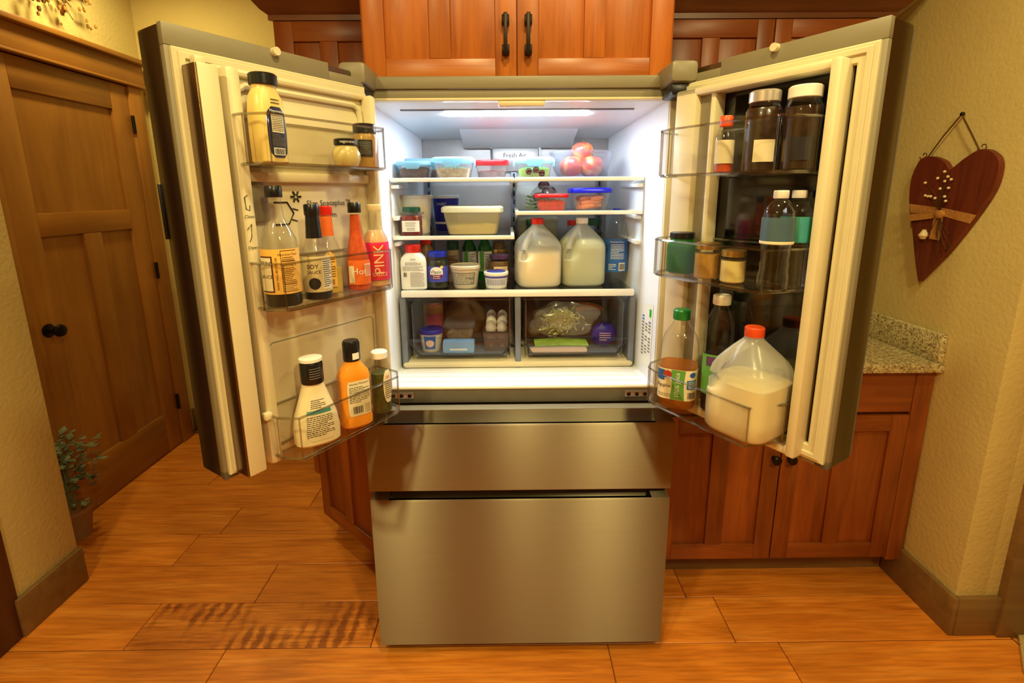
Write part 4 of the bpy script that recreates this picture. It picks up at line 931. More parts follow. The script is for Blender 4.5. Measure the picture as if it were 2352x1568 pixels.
# ---- gallon jug with a hollow handle at one corner
def jug(label, loc, rz, fill, level, cap, group=None, sz=1.0):
    t = thing('gallon_jug', label, 'jug', loc, rz, group); t.scale = (1, 1, sz)
    prof = [(0, 0.060, 4), (0.006, 0.070, 4.5), (0.015, 0.0745, 5), (0.05, 0.0755, 5), (0.145, 0.0755, 5), (0.16, 0.073, 4.4), (0.175, 0.066, 3.8), (0.19, 0.054, 3.2), (0.205, 0.041, 2.6), (0.218, 0.029, 2.2), (0.226, 0.0215, 2), (0.230, 0.0205, 2), (0.240, 0.0205, 2)]
    def lerp(z):
        for a, b in zip(prof, prof[1:]):
            if z <= b[0]: k = (z - a[0]) / (b[0] - a[0]); return [a[i] + k * (b[i] - a[i]) for i in range(3)]
        return prof[-1]
    SG = 48
    def ringat(z, off):
        _, r, e = lerp(z); out = []
        hz = max(0.0, 1 - ((z - 0.155) / 0.055) ** 2) ** 2
        for j in range(SG):
            a = 2 * math.pi * j / SG; sn, cs = math.sin(a), math.cos(a)
            f = (abs(sn) ** e + abs(cs) ** e) ** (-1 / e)
            da = math.atan2(math.sin(a - HA), math.cos(a - HA))
            dent = 1 - 0.36 * math.sqrt(hz) * math.exp(-(da / 0.40) ** 2)
            out.append(((r - off) * f * sn * dent, -(r - off) * f * cs * dent, z))
        return out
    HA = R(-45)
    zs = sorted(set([p[0] for p in prof] + [0.10 + 0.008 * k for k in range(15)]))
    MB().loft([ringat(z, 0) for z in zs]).obj('shell', M['hdpe'], t)
    pts = []
    for k in range(9):
        z = 0.098 + 0.118 * k / 8; _, r, e = lerp(z); f = (2 * (math.sin(R(45)) ** e)) ** (-1 / e)
        rr = (r * f - 0.014) * (1.0 if 0 < k < 8 else 0.82); pts.append((rr * math.sin(HA), -rr * math.cos(HA), z))
    MB().tube(pts, [0.013, 0.0125, 0.0115, 0.011, 0.011, 0.011, 0.0115, 0.012, 0.013], 12).obj('handle', M['hdpe'], t)
    lz = [z for z in zs if 0.004 <= z < level] + [level]
    MB().loft([ringat(z, 0.0022) for z in lz]).obj('contents', M[fill], t)
    capmesh(t, 0.0215, 0.232, 0.254, M[cap], 0.0007)
    return t
jug('gallon milk jug with red cap, half full, on the bottom refrigerator shelf', (0.071, 0.382, ZBOT - 0.0028), R(8), 'milk', 0.130, 'cap_red', sz=0.915)
jug('gallon jug of greenish lemonade with white cap, right of the red capped jug', (0.227, 0.400, ZBOT - 0.0028), R(4), 'whey', 0.180, 'cap_white', sz=0.915)
x, y = RW_(0.159, 0.066)
jug('gallon milk jug with orange cap in the bottom right door bin', (x, y, 0.9185), R(-57), 'ojmilk', 0.128, 'cap_orange')

# ---- right door
x, y = RW_(0.347, 0.086)
secs = [(0, 0.040, 0.040, 3), (0.006, 0.047, 0.047, 3.4), (0.03, 0.048, 0.048, 3.6), (0.10, 0.048, 0.048, 3.6), (0.115, 0.0495, 0.0495, 3.4), (0.14, 0.0495, 0.0495, 3), (0.17, 0.047, 0.047, 2.6), (0.195, 0.039, 0.039, 2.3), (0.215, 0.027, 0.027, 2), (0.226, 0.0195, 0.0195, 2), (0.238, 0.0185, 0.0185, 2)]
t, sh = vessel('juice_bottle', 'apple juice bottle with green cap and white and green label', 'bottle', (x, y, 0.9185), R(-26), secs, 'pet', 'juice', 0.113, (0.0215, 0.234, 0.260, 'cap_green'))
lb = put_label(t, sh, 0.030, 0.112, 0, 1.6, M['l_cream'])
put_label(lb, sh, 0.031, 0.111, 0.12, 0.34, M['l_green'], off=0.0011, name='green_panel', shape=lambda q: 0.85 + 0.3 * abs(q - 0.5)); put_text(lb, sh, '100% Juice', 0.0155, 0.071, 0.10, M['white_ink'], up=True, off=0.0018)
put_label(lb, sh, 0.080, 0.108, -0.82, 0.30, M['l_blue'], off=0.0011, name='blue_panel'); put_text(lb, sh, 'Apple', 0.014, 0.067, -0.56, M['ink'], off=0.0018)
put_label(lb, sh, 0.088, 0.108, -0.38, 0.20, M['apple'], off=0.0014, name='apple_picture', shape=lambda q: math.sqrt(max(0.03, 1 - (2 * q - 1) ** 2)))
put_label(lb, sh, 0.062, 0.086, 0.80, 0.26, M['l_blue'], off=0.0011, name='facts_panel'); put_print(lb, sh, 0.064, 0.084, 0.80, 0.2, 5, M['white_ink'], off=0.0016); put_barcode(lb, sh, 0.034, 0.056, 0.80, 0.24, M['l_cream'], M['ink']); put_print(lb, sh, 0.036, 0.046, -0.5, 0.3, 2, M['inkgrey'])
put_label(lb, sh, 0.093, 0.107, 0.80, 0.16, M['blue_ink'], off=0.0011, name='seal_mark', shape=lambda q: math.sqrt(max(0.03, 1 - (2 * q - 1) ** 2)))
x, y = RW_(0.276, -0.002 + 0.045)
secs = [(0, 0.030, 0.028, 3), (0.006, 0.036, 0.034, 3), (0.17, 0.037, 0.035, 3), (0.20, 0.040, 0.037, 2.6), (0.235, 0.036, 0.034, 2.3), (0.26, 0.025, 0.025, 2), (0.272, 0.019, 0.019, 2), (0.285, 0.0185, 0.0185, 2)]
x, y = RW_(0.274, 0.030)
t, sh = vessel('juice_bottle', 'tall dark grape juice bottle with white cap behind the apple juice', 'bottle', (x, y, 0.9185), R(-30), scaled(secs, 0.92), 'pet', 'soy', 0.15, (0.0215, 0.280, 0.304, 'cap_white'))
lb = put_label(t, sh, 0.05, 0.155, 0, 1.5, M['l_green']); put_label(lb, sh, 0.125, 0.15, 0.3, 0.9, M['cap_purple'], off=0.0011, name='purple_band')
wsec = [(0, 0.026), (0.005, 0.0305), (0.03, 0.031), (0.045, 0.028), (0.055, 0.0295), (0.066, 0.0275), (0.077, 0.0295), (0.088, 0.0285), (0.10, 0.031), (0.15, 0.031), (0.165, 0.029), (0.182, 0.019), (0.188, 0.0125), (0.194, 0.0125)]
for (u, n, lab, rz) in ((0.113, 0.096, 'water bottle with slate blue label, front of the middle right door bin', -30), (0.112, 0.030, 'water bottle with green label behind another in the middle right bin', -25)):
    x, y = RW_(u, n)
    t, sh = vessel('water_bottle', lab, 'bottle', (x, y, 1.2685), R(rz), wsec, 'pet', 'water', 0.16, (0.0145, 0.190, 0.206, 'cap_white'), 'water bottles in the right door')
    lb = put_label(t, sh, 0.098, 0.152, 0, 1.6, M['l_slate'] if n > 0.05 else M['l_water'], off=0.001)
    put_label(lb, sh, 0.098, 0.104, 0, 1.55, M['l_cream'], off=0.0014, name='label_hem') if n > 0.05 else put_label(lb, sh, 0.099, 0.151, 0.4, 0.35, M['l_teal'], off=0.0014, name='label_stripe')
for (u, n, lab, nm, secs, shell, fill, lev, cap) in (
    (0.215, 0.085, 'small gold lidded jar beside the water bottles', 'spread_jar', [(0, 0.024), (0.004, 0.028), (0.05, 0.028), (0.058, 0.024), (0.066, 0.024)], 'pet', 'palejar', 0.05, (0.0265, 0.06, 0.075, 'gold')),
    (0.285, 0.085, 'small gold lidded jar second from the water bottles', 'spread_jar', [(0, 0.026), (0.004, 0.030), (0.06, 0.030), (0.07, 0.026), (0.076, 0.026)], 'pet', 'dijon', 0.06, (0.0285, 0.07, 0.086, 'gold')),
    (0.375, 0.07, 'squat dark green jar at the hinge end of the middle right bin', 'olive_jar', [(0, 0.030), (0.004, 0.036), (0.07, 0.036), (0.085, 0.029), (0.092, 0.029)], 'petgreen', 'pickle', 0.07, (0.031, 0.088, 0.104, 'cap_black'))):
    x, y = RW_(u, n); vessel(nm, lab, 'jar', (x, y, 1.2685), 0, secs, shell, fill, lev, cap)
jsec = [(0, 0.030), (0.004, 0.0355), (0.10, 0.0355), (0.125, 0.036), (0.135, 0.031), (0.142, 0.029), (0.148, 0.029)]
for (u, n, lab, capm, fillz, rz) in ((0.118, 0.040, 'jar with a white patterned lid and dark contents in the top right door bin', 'cap_white', 0.125, -30), (0.190, 0.062, 'jar with a crumpled foil lid in the top right door bin', 'foil', 0.13, -20)):
    x, y = RW_(u, n)
    t, sh = vessel('preserve_jar', lab, 'jar', (x, y, 1.5135), R(rz), jsec, 'pet', 'sauce_dark', fillz, (0.0315, 0.142, 0.166, capm))
    lb = put_label(t, sh, 0.02, 0.065, 0.1, 0.6, M['l_black'] if n < 0.05 else M['l_cream'])
x, y = RW_(0.255, 0.095)
t, sh = vessel('pepper_bottle', 'small bottle with an orange cap in the top right door bin', 'bottle', (x, y, 1.5135), R(-20), [(0, 0.017), (0.003, 0.020), (0.08, 0.020), (0.095, 0.014), (0.105, 0.012)], 'pet', 'hot', 0.07, (0.0145, 0.100, 0.122, 'cap_orange'))
put_label(t, sh, 0.02, 0.07, 0, 1.3, M['l_cream'])

# ---- top shelf containers
def snapbox(label, x, y, z, w, d, h, food, lv, lidmat='teal', clips=True, rz=0.0, lump=0.15):
    t = thing('food_container', label, 'container', (x, y, z), rz)
    sh = Shape(box_secs(w, d, h * 0.82, 7.0, 0.84)); sh.mesh(40).obj('bowl', M['tub'], t)
    rnd = random.Random(int(abs(x) * 1e4)); SG = 40; fs = Shape([(q[0], q[1] - 0.003, q[2] - 0.003, q[3]) for q in sh.s])
    if food:
        rings = [[fs.pt(2 * math.pi * j / SG, z_) for j in range(SG)] for z_ in (0.003, h * lv * 0.5, h * lv * 0.85)]
        for k in (0.75, 0.5, 0.2):
            rings.append([(p[0] * k, p[1] * k, h * lv * (0.95 + lump * rnd.uniform(-1, 1))) for p in rings[2]])
        MB().loft(rings).obj('food', M[food], t)
    L = [(h * 0.78, w / 2 * 1.03, d / 2 * 1.03, 7), (h * 0.79, w / 2 * 1.06, d / 2 * 1.06, 7), (h * 0.93, w / 2 * 1.06, d / 2 * 1.06, 7), (h * 0.97, w / 2 * 1.03, d / 2 * 1.03, 7), (h, w / 2 * 0.96, d / 2 * 0.96, 7), (h * 0.97, w / 2 * 0.92, d / 2 * 0.92, 7)]
    ld = Shape(L).mesh(40).obj('lid', M[lidmat], t)
    if clips:
        yy = -d / 2 * 1.07
        MB().loft([[(-w * 0.24, yy - 0.004, h * 0.90), (w * 0.24, yy - 0.004, h * 0.90), (w * 0.24, yy, h * 0.90), (-w * 0.24, yy, h * 0.90)], [(-w * 0.22, yy - 0.004, h * 0.66), (w * 0.22, yy - 0.004, h * 0.66), (w * 0.22, yy, h * 0.66), (-w * 0.22, yy, h * 0.66)], [(-w * 0.17, yy - 0.003, h * 0.56), (w * 0.17, yy - 0.003, h * 0.56), (w * 0.17, yy, h * 0.56), (-w * 0.17, yy, h * 0.56)]]).obj('clip', M['teal']).parent = ld
        for s in (-1, 1):
            xx = s * w / 2 * 1.07
            MB().box(xx, xx + s * 0.005, -d * 0.2, d * 0.2, h * 0.58, h * 0.9, 0.002).obj('clip', M['teal']).parent = ld
    return t, sh
ZTp = ZT - 0.0025
snapbox('glass box of brown food with teal clip lid at the left end of top shelf', -0.336, 0.355, ZTp, 0.108, 0.10, 0.056, 'brownfood', 0.66)
snapbox('teal lidded box half hidden behind the brown food box', -0.333, 0.50, ZTp, 0.118, 0.11, 0.074, 'brownfood', 0.5, clips=False)
snapbox('larger glass box with teal clip lid and layered pale food, top shelf', -0.207, 0.355, ZTp, 0.126, 0.13, 0.068, 'greyfood', 0.55)
t, sh = snapbox('clear plastic box with red lid next to the layered food box', -0.083, 0.385, ZTp, 0.108, 0.11, 0.060, 'berryfood', 0.45, 'redlid', False)
t, sh = snapbox('glass box of salad with teal clip lid, right half of top shelf', 0.056, 0.355, ZTp, 0.118, 0.11, 0.067, 'lettuce', 0.50)
for k, (dx, dz) in enumerate(((-0.018, 0.022), (0.005, 0.026), (0.024, 0.016))):
    MB().ball((dx, -0.046, dz), 0.009, 10, 6, 0, (1.2, 0.5, 1.3)).obj('dried_date', M['grape'], t)
m, nt, b = newmat('apple_skin'); M['appleskin'] = m
tc = N(nt, 'ShaderNodeTexCoord'); no = N(nt, 'ShaderNodeTexNoise', Scale=16.0, Detail=3.0, Distortion=0.6); nt.links.new(tc.outputs['Object'], no.inputs['Vector'])
oi = N(nt, 'ShaderNodeObjectInfo'); ad = N(nt, 'ShaderNodeMath', operation='MULTIPLY_ADD'); ad.inputs[1].default_value = 0.16; nt.links.new(oi.outputs['Random'], ad.inputs[0]); nt.links.new(no.outputs['Fac'], ad.inputs[2])
ra = ramp(nt, [(0.42, S(168, 30, 34)), (0.56, S(206, 66, 52)), (0.72, S(226, 176, 92))]); nt.links.new(ad.outputs[0], ra.inputs[0]); nt.links.new(ra.outputs[0], b.inputs['Base Color']); b.inputs['Roughness'].default_value = 0.35
# fruit bowl with apples
bx, by = 0.222, 0.425
t = thing('fruit_bowl', 'large clear bowl of apples on the top shelf', 'bowl', (bx, by, ZTp))
M['bowlp'] = clear('bowl_plastic', (0.92, 0.93, 0.97, 1), 0.06, 0.7, 0.08, 0.10, S(222, 226, 240), 0.3, True)
Shape([(0, 0.070), (0.004, 0.080), (0.03, 0.094), (0.07, 0.104), (0.082, 0.106), (0.083, 0.110), (0.089, 0.110), (0.089, 0.105), (0.07, 0.101), (0.03, 0.091), (0.006, 0.077)]).mesh(40).obj('bowl_shell', M['bowlp'], t)
ap = [(-0.040, -0.040, 0.008, 'apple at the left front of the fruit bowl'), (0.036, -0.046, 0.008, 'apple at the right front of the fruit bowl'), (-0.036, 0.036, 0.008, 'apple at the left rear of the fruit bowl'), (0.040, 0.034, 0.008, 'apple at the right rear of the fruit bowl'), (0.004, -0.006, 0.056, 'apple on top of the heap in the fruit bowl')]
apsec = [(0, 0.010), (0.003, 0.020), (0.012, 0.031), (0.028, 0.037), (0.042, 0.0375), (0.054, 0.032), (0.062, 0.020), (0.064, 0.011), (0.060, 0.004)]
am = None
for (dx, dy, dz, lab) in ap:
    a = thing('apple', lab, 'apple', (bx + dx * 0.9, by + dy * 0.9, ZTp + dz), dx * 40, 'apples in the clear bowl')
    if am is None: am = Shape(apsec).mesh(24).obj('skin', M['appleskin'], a); stm = MB().tube([(0, 0, 0.058), (0.001, 0, 0.066), (0.004, 0.002, 0.074)], 0.0013, 6).obj('stem', M['stem'], a)
    else:
        for q in (am, stm):
            c = q.copy(); COL.objects.link(c); c.parent = a

# ---- left middle shelf
ZMp = ZM - 0.0025
secs = [(0, 0.031, 0.031, 6), (0.003, 0.034, 0.034, 7), (0.062, 0.034, 0.034, 7), (0.070, 0.030, 0.030, 4), (0.074, 0.027, 0.027, 2), (0.080, 0.027, 0.027, 2)]
t, sh = vessel('jam_jar', 'square jar of red jam with dark green lid and white label', 'jar', (-0.350, 0.325, ZMp), R(4), secs, 'pet', 'jam', 0.066, (0.0295, 0.077, 0.093, 'cap_dkgreen'))
lb = put_label(t, sh, 0.014, 0.050, 0.0, 0.70, M['paper']); put_print(lb, sh, 0.030, 0.046, 0, 0.45, 6, M['inkgrey'])
put_print(lb, sh, 0.017, 0.027, 0, 0.35, 3, M['ink'])
def tub(label, x, y, z, r0, r1, h, mat, lid, rz=0.0, name='tub', lidh=0.012):
    t = thing(name, label, 'tub', (x, y, z), rz)
    sh = Shape([(0, r0 * 0.95), (0.003, r0), (h - lidh, r1)]); sh.mesh(36).obj('cup', M[mat], t)
    Shape([(h - lidh, r1 * 1.03), (h - lidh + 0.001, r1 * 1.06), (h - 0.003, r1 * 1.06), (h - 0.001, r1 * 1.02), (h, r1 * 0.98), (h - 0.002, r1 * 0.94)]).mesh(36).obj('lid', M[lid], t)
    return t, sh
t, sh = tub('tall white sour cream tub behind the jam jar', -0.350, 0.420, ZMp, 0.044, 0.054, 0.132, 'tubwhite', 'tubwhite', R(12), 'cream_tub')
lb = put_label(t, sh, 0.018, 0.098, 0.25, 0.5, M['l_cream'], shape=lambda q: math.sqrt(max(0.05, 1 - (2 * q - 1) ** 2)) ** 0.7); put_text(lb, sh, 'Sour', 0.016, 0.072, 0.2, M['blue_ink']); put_text(lb, sh, 'Cream', 0.008, 0.058, 0.2, M['blue_ink'])
t, sh = tub('dark blue tall tub with white rim beside the sour cream', -0.262, 0.540, ZMp, 0.040, 0.048, 0.130, 'tubblue', 'tubwhite', R(-6), 'yogurt_tub')
put_text(t, sh, 'DAISY', 0.014, 0.098, -0.15, M['white_ink']); put_label(t, sh, 0.026, 0.034, 0, 1.5, M['white_ink'], name='white_band')
t, sh = snapbox('cream coloured lidded plastic box of rice on the left middle shelf', -0.150, 0.385, ZMp, 0.196, 0.14, 0.095, 'rice', 0.36, 'creamlid', False)
for q in t.children:
    if q.name.startswith('bowl'): q.data.materials[0] = M['creamtub']

# ---- right small shelf
ZRp = ZR - 0.0025
snapbox('small clear box of chopped tomatoes with red lid', 0.112, 0.335, ZRp, 0.106, 0.10, 0.056, 'tomato', 0.60, 'redlid', False)
t, sh = snapbox('clear box of carrots with bright blue lid', 0.245, 0.375, ZRp, 0.130, 0.12, 0.074, None, 0.6, 'bluelid', False)
rnd = random.Random(4)
for k in range(27):
    a = (rnd.uniform(-0.045, 0.008), -0.045 + 0.010 * (k % 9), 0.011 + 0.013 * (k // 9)); MB().tube([a, (a[0] + 0.02, a[1] + 0.004, a[2] + 0.004), (a[0] + 0.042, a[1] + 0.002, a[2] + 0.006)], [0.007, 0.0085, 0.005], 8).obj('carrot_stick', M['carrot'], t)
t = thing('produce_bag', 'clear bag of glossy dark grapes behind the tomato box', 'bag', (0.100, 0.455, ZRp))
Shape([(0, 0.040), (0.01, 0.052), (0.04, 0.055), (0.065, 0.045), (0.083, 0.025)]).mesh(24).obj('bag_film', M['bag'], t)
for k in range(16):
    r = 0.028 if k < 9 else 0.015; a = k * 2.4; MB().ball((r * math.cos(a), r * math.sin(a), 0.026 + (0.020 if k >= 9 else 0) + 0.019 * (k % 3)), 0.0150, 12, 8).obj('grape', M['grape'], t)
t = thing('storage_bag', 'frosted white food storage bag leaning at the rail behind the grapes', 'bag', (0.045, 0.56, ZRp))
MB().loft([[(-0.045, -0.03, 0), (0.03, -0.03, 0), (0.03, 0.03, 0), (-0.045, 0.03, 0)], [(-0.045, -0.02, 0.085), (0.055, -0.02, 0.085), (0.055, 0.02, 0.085), (-0.045, 0.02, 0.085)]]).obj('bag_body', M['hdpe'], t)
def leaf(name, label, loc, r, mat, rz=0.0, seed=1, tilt=0.5):
    t = thing(name, label, 'lettuce', loc, rz); rn = random.Random(seed)
    for k in range(4):
        vs = []; fs = []; n = 7
        for i in range(n):
            for j in range(n):
                u, v = i / (n - 1) * 2 - 1, j / (n - 1) * 2 - 1
                rad = math.sqrt(max(0, 1 - 0.25 * v * v))
                vs.append((u * r * rad, v * r * 0.8, 0.004 + 0.012 * k + r * 0.22 * (u * u) + 0.12 * r * rn.uniform(-1, 1)))
        for i in range(n - 1):
            for j in range(n - 1): a = i * n + j; fs.append((a, a + 1, a + n + 1, a + n))
        MB().add(vs, fs).obj('leaf', M[mat], t)
    return t
leaf('lettuce_leaf', 'bright green lettuce poking out left of the tomato box', (0.056, 0.365, ZRp + 0.004), 0.026, 'lettuce', 0.4)

# ---- bottom shelf
ZBp = ZBOT - 0.0028
secs = [(0, 0.037, 0.024, 4), (0.005, 0.0425, 0.028, 4.4), (0.095, 0.043, 0.028, 4.4), (0.108, 0.040, 0.027, 3.6), (0.118, 0.032, 0.025, 2.6), (0.124, 0.025, 0.025, 2), (0.128, 0.0235, 0.0235, 2)]
t, sh = vessel('supplement_bottle', 'flat white plastic bottle with red cap at the left end of bottom shelf', 'bottle', (-0.350, 0.320, ZBp), R(6), secs, 'tubwhite', cap=(0.0265, 0.126, 0.152, 'cap_red'))
put_print(t, sh, 0.084, 0.096, 0, 0.55, 3, M['inkgrey']); put_print(t, sh, 0.066, 0.082, 0, 0.7, 5, M['inkgrey']); put_barcode(t, sh, 0.045, 0.063, -0.55, 0.12, M['paper'], M['ink']); put_print(t, sh, 0.012, 0.062, 0.25, 0.48, 14, M['inkgrey']); put_print(t, sh, 0.101, 0.107, 0, 0.2, 2, M['ink'])
secs = [(0, 0.031), (0.004, 0.0365), (0.09, 0.0365), (0.102, 0.032), (0.106, 0.0305), (0.112, 0.0305)]
t, sh = vessel('pickle_jar', 'pickle jar with blue lid and blue label', 'jar', (-0.273, 0.345, ZBp), R(0), secs, 'pet', 'pickle', 0.096, (0.033, 0.108, 0.126, 'cap_blue'))
lb = put_label(t, sh, 0.024, 0.078, 0.1, 1.3, M['l_violet']); put_label(lb, sh, 0.050, 0.076, 0.0, 0.6, M['white_ink'], off=0.0011, name='white_panel', shape=lambda q: 1.0 if q < 0.4 else math.sqrt(max(0.04, 1 - ((q - 0.4) / 0.6) ** 2))); put_label(lb, sh, 0.034, 0.050, 0.0, 0.6, M['l_maroon'], off=0.0011, name='maroon_panel', shape=lambda q: math.sqrt(max(0.1, 1 - (1 - q) ** 2)))
put_text(lb, sh, 'Vlasic', 0.017, 0.059, -0.02, M['ink'], off=0.0018); put_text(lb, sh, 'Sweet', 0.009, 0.0455, 0.0, M['white_ink'], off=0.0018); put_text(lb, sh, 'Gherkins', 0.0065, 0.0385, 0.0, M['white_ink'], off=0.0018)
put_label(lb, sh, 0.070, 0.080, 0.5, 0.16, M['mustard'], off=0.0016, name='yellow_seal', shape=lambda q: math.sqrt(max(0.04, 1 - (2 * q - 1) ** 2)))
t, sh = tub('tan deli tub with dark printed panel on the bottom shelf', -0.180, 0.355, ZBp, 0.040, 0.050, 0.078, 'tubtan', 'tubtan', 0, 'deli_tub', 0.012)
lb = put_label(t, sh, 0.014, 0.056, -0.1, 0.95, M['inkgrey']); put_print(lb, sh, 0.017, 0.053, -0.1, 0.8, 8, M['l_cream'], fill=0.5)
t, sh = tub('small white cream cheese tub with blue lid print', -0.073, 0.345, ZBp, 0.036, 0.040, 0.056, 'tubwhite', 'tubwhite', 0, 'cheese_tub', 0.012)
put_label(t, sh, 0.036, 0.042, 0, 1.5, M['l_violet'], name='blue_band'); put_print(t, sh, 0.012, 0.033, 0, 0.9, 5, M['l_violet'])
MB().prism([(0.032 * math.cos(k * math.pi / 12), 0.032 * math.sin(k * math.pi / 12)) for k in range(24)], 0.0555, 0.0572).obj('lid_print', M['l_violet'], t)
ssec = [(0, 0.024), (0.004, 0.0275), (0.105, 0.0275), (0.122, 0.025), (0.14, 0.017), (0.150, 0.0135), (0.158, 0.0135)]
for (x, lab) in ((-0.176, 'green soda bottle behind the tan deli tub'), (-0.118, 'green soda bottle behind the gap right of the deli tub')):
    t, sh = vessel('soda_bottle', lab, 'bottle', (x, 0.50, ZBp), 0, ssec, 'petgreen', cap=(0.0145, 0.156, 0.170, 'cap_green'), group='green soda bottles')
    lb = put_label(t, sh, 0.035, 0.108, 0.1, 1.2, M['cap_white']); put_label(lb, sh, 0.036, 0.107, -0.35, 0.3, M['l_green'], off=0.0011, name='green_stripe'); put_print(lb, sh, 0.04, 0.10, 0.45, 0.4, 8, M['ink'])
t, sh = vessel('salsa_jar', 'brown salsa jar with purple lid behind the cream cheese tub', 'jar', (-0.064, 0.435, ZBp), 0, [(0, 0.032), (0.004, 0.0375), (0.075, 0.0375), (0.085, 0.033), (0.09, 0.033)], 'pet', 'sauce_brown', 0.08, (0.0355, 0.087, 0.102, 'cap_purple'))
lb = put_label(t, sh, 0.02, 0.062, 0.2, 0.7, M['l_cream']); put_print(lb, sh, 0.024, 0.058, 0.2, 0.5, 5, M['l_red'])
t, sh = vessel('sauce_jar', 'tall necked brown sauce jar with gold band at the back', 'jar', (-0.066, 0.525, ZBp), 0, [(0, 0.030), (0.004, 0.034), (0.10, 0.034), (0.125, 0.024), (0.15, 0.021)], 'pet', 'sauce_brown', 0.14, (0.024, 0.148, 0.168, 'cap_black'))
Shape([(0.098, 0.0350), (0.104, 0.0358), (0.112, 0.0345)]).mesh(28).obj('gold_band', M['gold'], t)
t, sh = vessel('spice_jar', 'slim tan spice jar with green lid behind the pickle jar', 'jar', (-0.232, 0.46, ZBp), 0, [(0, 0.019), (0.003, 0.021), (0.11, 0.021), (0.118, 0.018), (0.122, 0.018)], 'spice', cap=(0.0215, 0.118, 0.150, 'cap_dkgreen'))
put_print(t, sh, 0.03, 0.10, 0, 0.9, 9, M['brownink'])
t, sh = vessel('ketchup_bottle', 'red capped brown bottle behind the white supplement bottle', 'bottle', (-0.330, 0.46, ZBp), 0, [(0, 0.028), (0.004, 0.032), (0.11, 0.032), (0.13, 0.02), (0.14, 0.018)], 'sauce_brown', cap=(0.021, 0.138, 0.163, 'cap_red'))
secs = [(0, 0.026), (0.006, 0.034), (0.014, 0.036), (0.03, 0.042), (0.045, 0.043), (0.165, 0.043), (0.18, 0.041), (0.21, 0.032), (0.235, 0.018), (0.242, 0.0135), (0.25, 0.0135)]
t, sh = vessel('water_bottle', 'large clear bottle with a blue nutrition label at the right end of bottom shelf', 'bottle', (0.349, 0.405, ZBp), R(0), secs, 'pet', cap=(0.0150, 0.248, 0.262, 'cap_blue'))
lb = put_label(t, sh, 0.046, 0.160, 0, 1.55, M['l_blue']); put_text(lb, sh, 'Nutrition Facts', 0.008, 0.150, -0.1, M['white_ink']); put_print(lb, sh, 0.090, 0.143, -0.05, 0.55, 10, M['white_ink']); put_barcode(lb, sh, 0.050, 0.078, 0.35, 0.28, M['paper'], M['ink']); put_print(lb, sh, 0.052, 0.075, -0.45, 0.3, 4, M['white_ink'])
t = thing('storage_box', 'tan translucent storage box at the back behind the milk jugs', 'container', (0.085, 0.60, ZBp)); sh = Shape(box_secs(0.15, 0.10, 0.215, 7, 0.9)); sh.mesh(32).obj('box_body', M['creamtub'], t); Shape([(0.215, 0.079, 0.054, 7), (0.222, 0.079, 0.054, 7), (0.225, 0.075, 0.05, 7)]).mesh(32).obj('lid', M['creamlid'], t)
vessel('tonic_bottle', 'green capped bottle peeking out behind the red capped milk jug', 'bottle', (0.052, 0.505, ZBp), 0, [(0, 0.026), (0.004, 0.03), (0.15, 0.03), (0.18, 0.016), (0.20, 0.014)], 'petgreen', cap=(0.0165, 0.198, 0.222, 'cap_dkgreen'))
t, sh = vessel('condiment_bottle', 'white labelled bottle with red cap behind the lemonade jug', 'bottle', (0.208, 0.52, ZBp), 0, [(0, 0.026), (0.004, 0.03), (0.16, 0.03), (0.19, 0.018), (0.20, 0.016)], 'pet', 'relish', 0.16, (0.0185, 0.198, 0.218, 'cap_red'))
put_label(t, sh, 0.05, 0.15, 0, 1.3, M['paper'])
t, sh = vessel('pickle_jar', 'tall pickle jar with dark green lid at the back right of bottom shelf', 'jar', (0.285, 0.545, ZBp), 0, [(0, 0.038), (0.004, 0.043), (0.17, 0.043), (0.19, 0.035), (0.2, 0.035)], 'pet', 'pickle', 0.17, (0.038, 0.197, 0.222, 'cap_dkgreen'))

# ---- left crisper (floor 0.930)
ZCr = 0.9305
t, sh = tub('square blue lidded cheese tub at the front of the left crisper', -0.305, 0.345, ZCr, 0.032, 0.040, 0.080, 'l_cream', 'tubblue', 0, 'cheese_tub', 0.016)
put_label(t, sh, 0.012, 0.060, 0, 0.55, M['l_blue'], name='blue_panel'); put_label(t, sh, 0.020, 0.046, 0, 0.4, M['pale_ink'], off=0.0012, name='face_panel', shape=lambda q: math.sqrt(max(0.04, 1 - (2 * q - 1) ** 2)))
t, sh = vessel('drink_can', 'pink and orange carton standing behind the blue lidded tub', 'carton', (-0.312, 0.455, ZCr), 0, [(0, 0.034), (0.003, 0.036), (0.145, 0.036)], 'pinkcan', cap=(0.037, 0.145, 0.153, 'screw')); put_label(t, sh, 0.112, 0.142, 0, 1.6, M['tan'], name='orange_band')
snapbox('cloudy lidded box of leftovers in the left crisper', -0.212, 0.44, ZCr, 0.11, 0.11, 0.085, 'onion', 0.5, 'tub', False)
t = thing('cheese_packet', 'flat sky blue packet lying along the front of left crisper', 'packet', (-0.205, 0.315, ZCr)); MB().box(-0.055, 0.055, -0.018, 0.018, 0.0, 0.045, 0.006).obj('packet_body', M['skyblue'], t); MB().box(-0.03, 0.03, -0.0188, -0.018, 0.012, 0.018).obj('packet_print', M['cap_white'], t)
t = thing('bread_bag', 'crumpled brown paper bag at the back of left crisper', 'bag', (-0.205, 0.585, ZCr)); MB().loft([[(0.075 * math.cos(a) * k, 0.045 * math.sin(a) * k, z + 0.006 * math.sin(3 * a)) for a in [2 * math.pi * j / 20 for j in range(20)]] for k, z in ((0.8, 0.007), (1.05, 0.03), (1.0, 0.09), (0.7, 0.12), (0.5, 0.15))]).obj('bag_body', M['paperbag'], t)
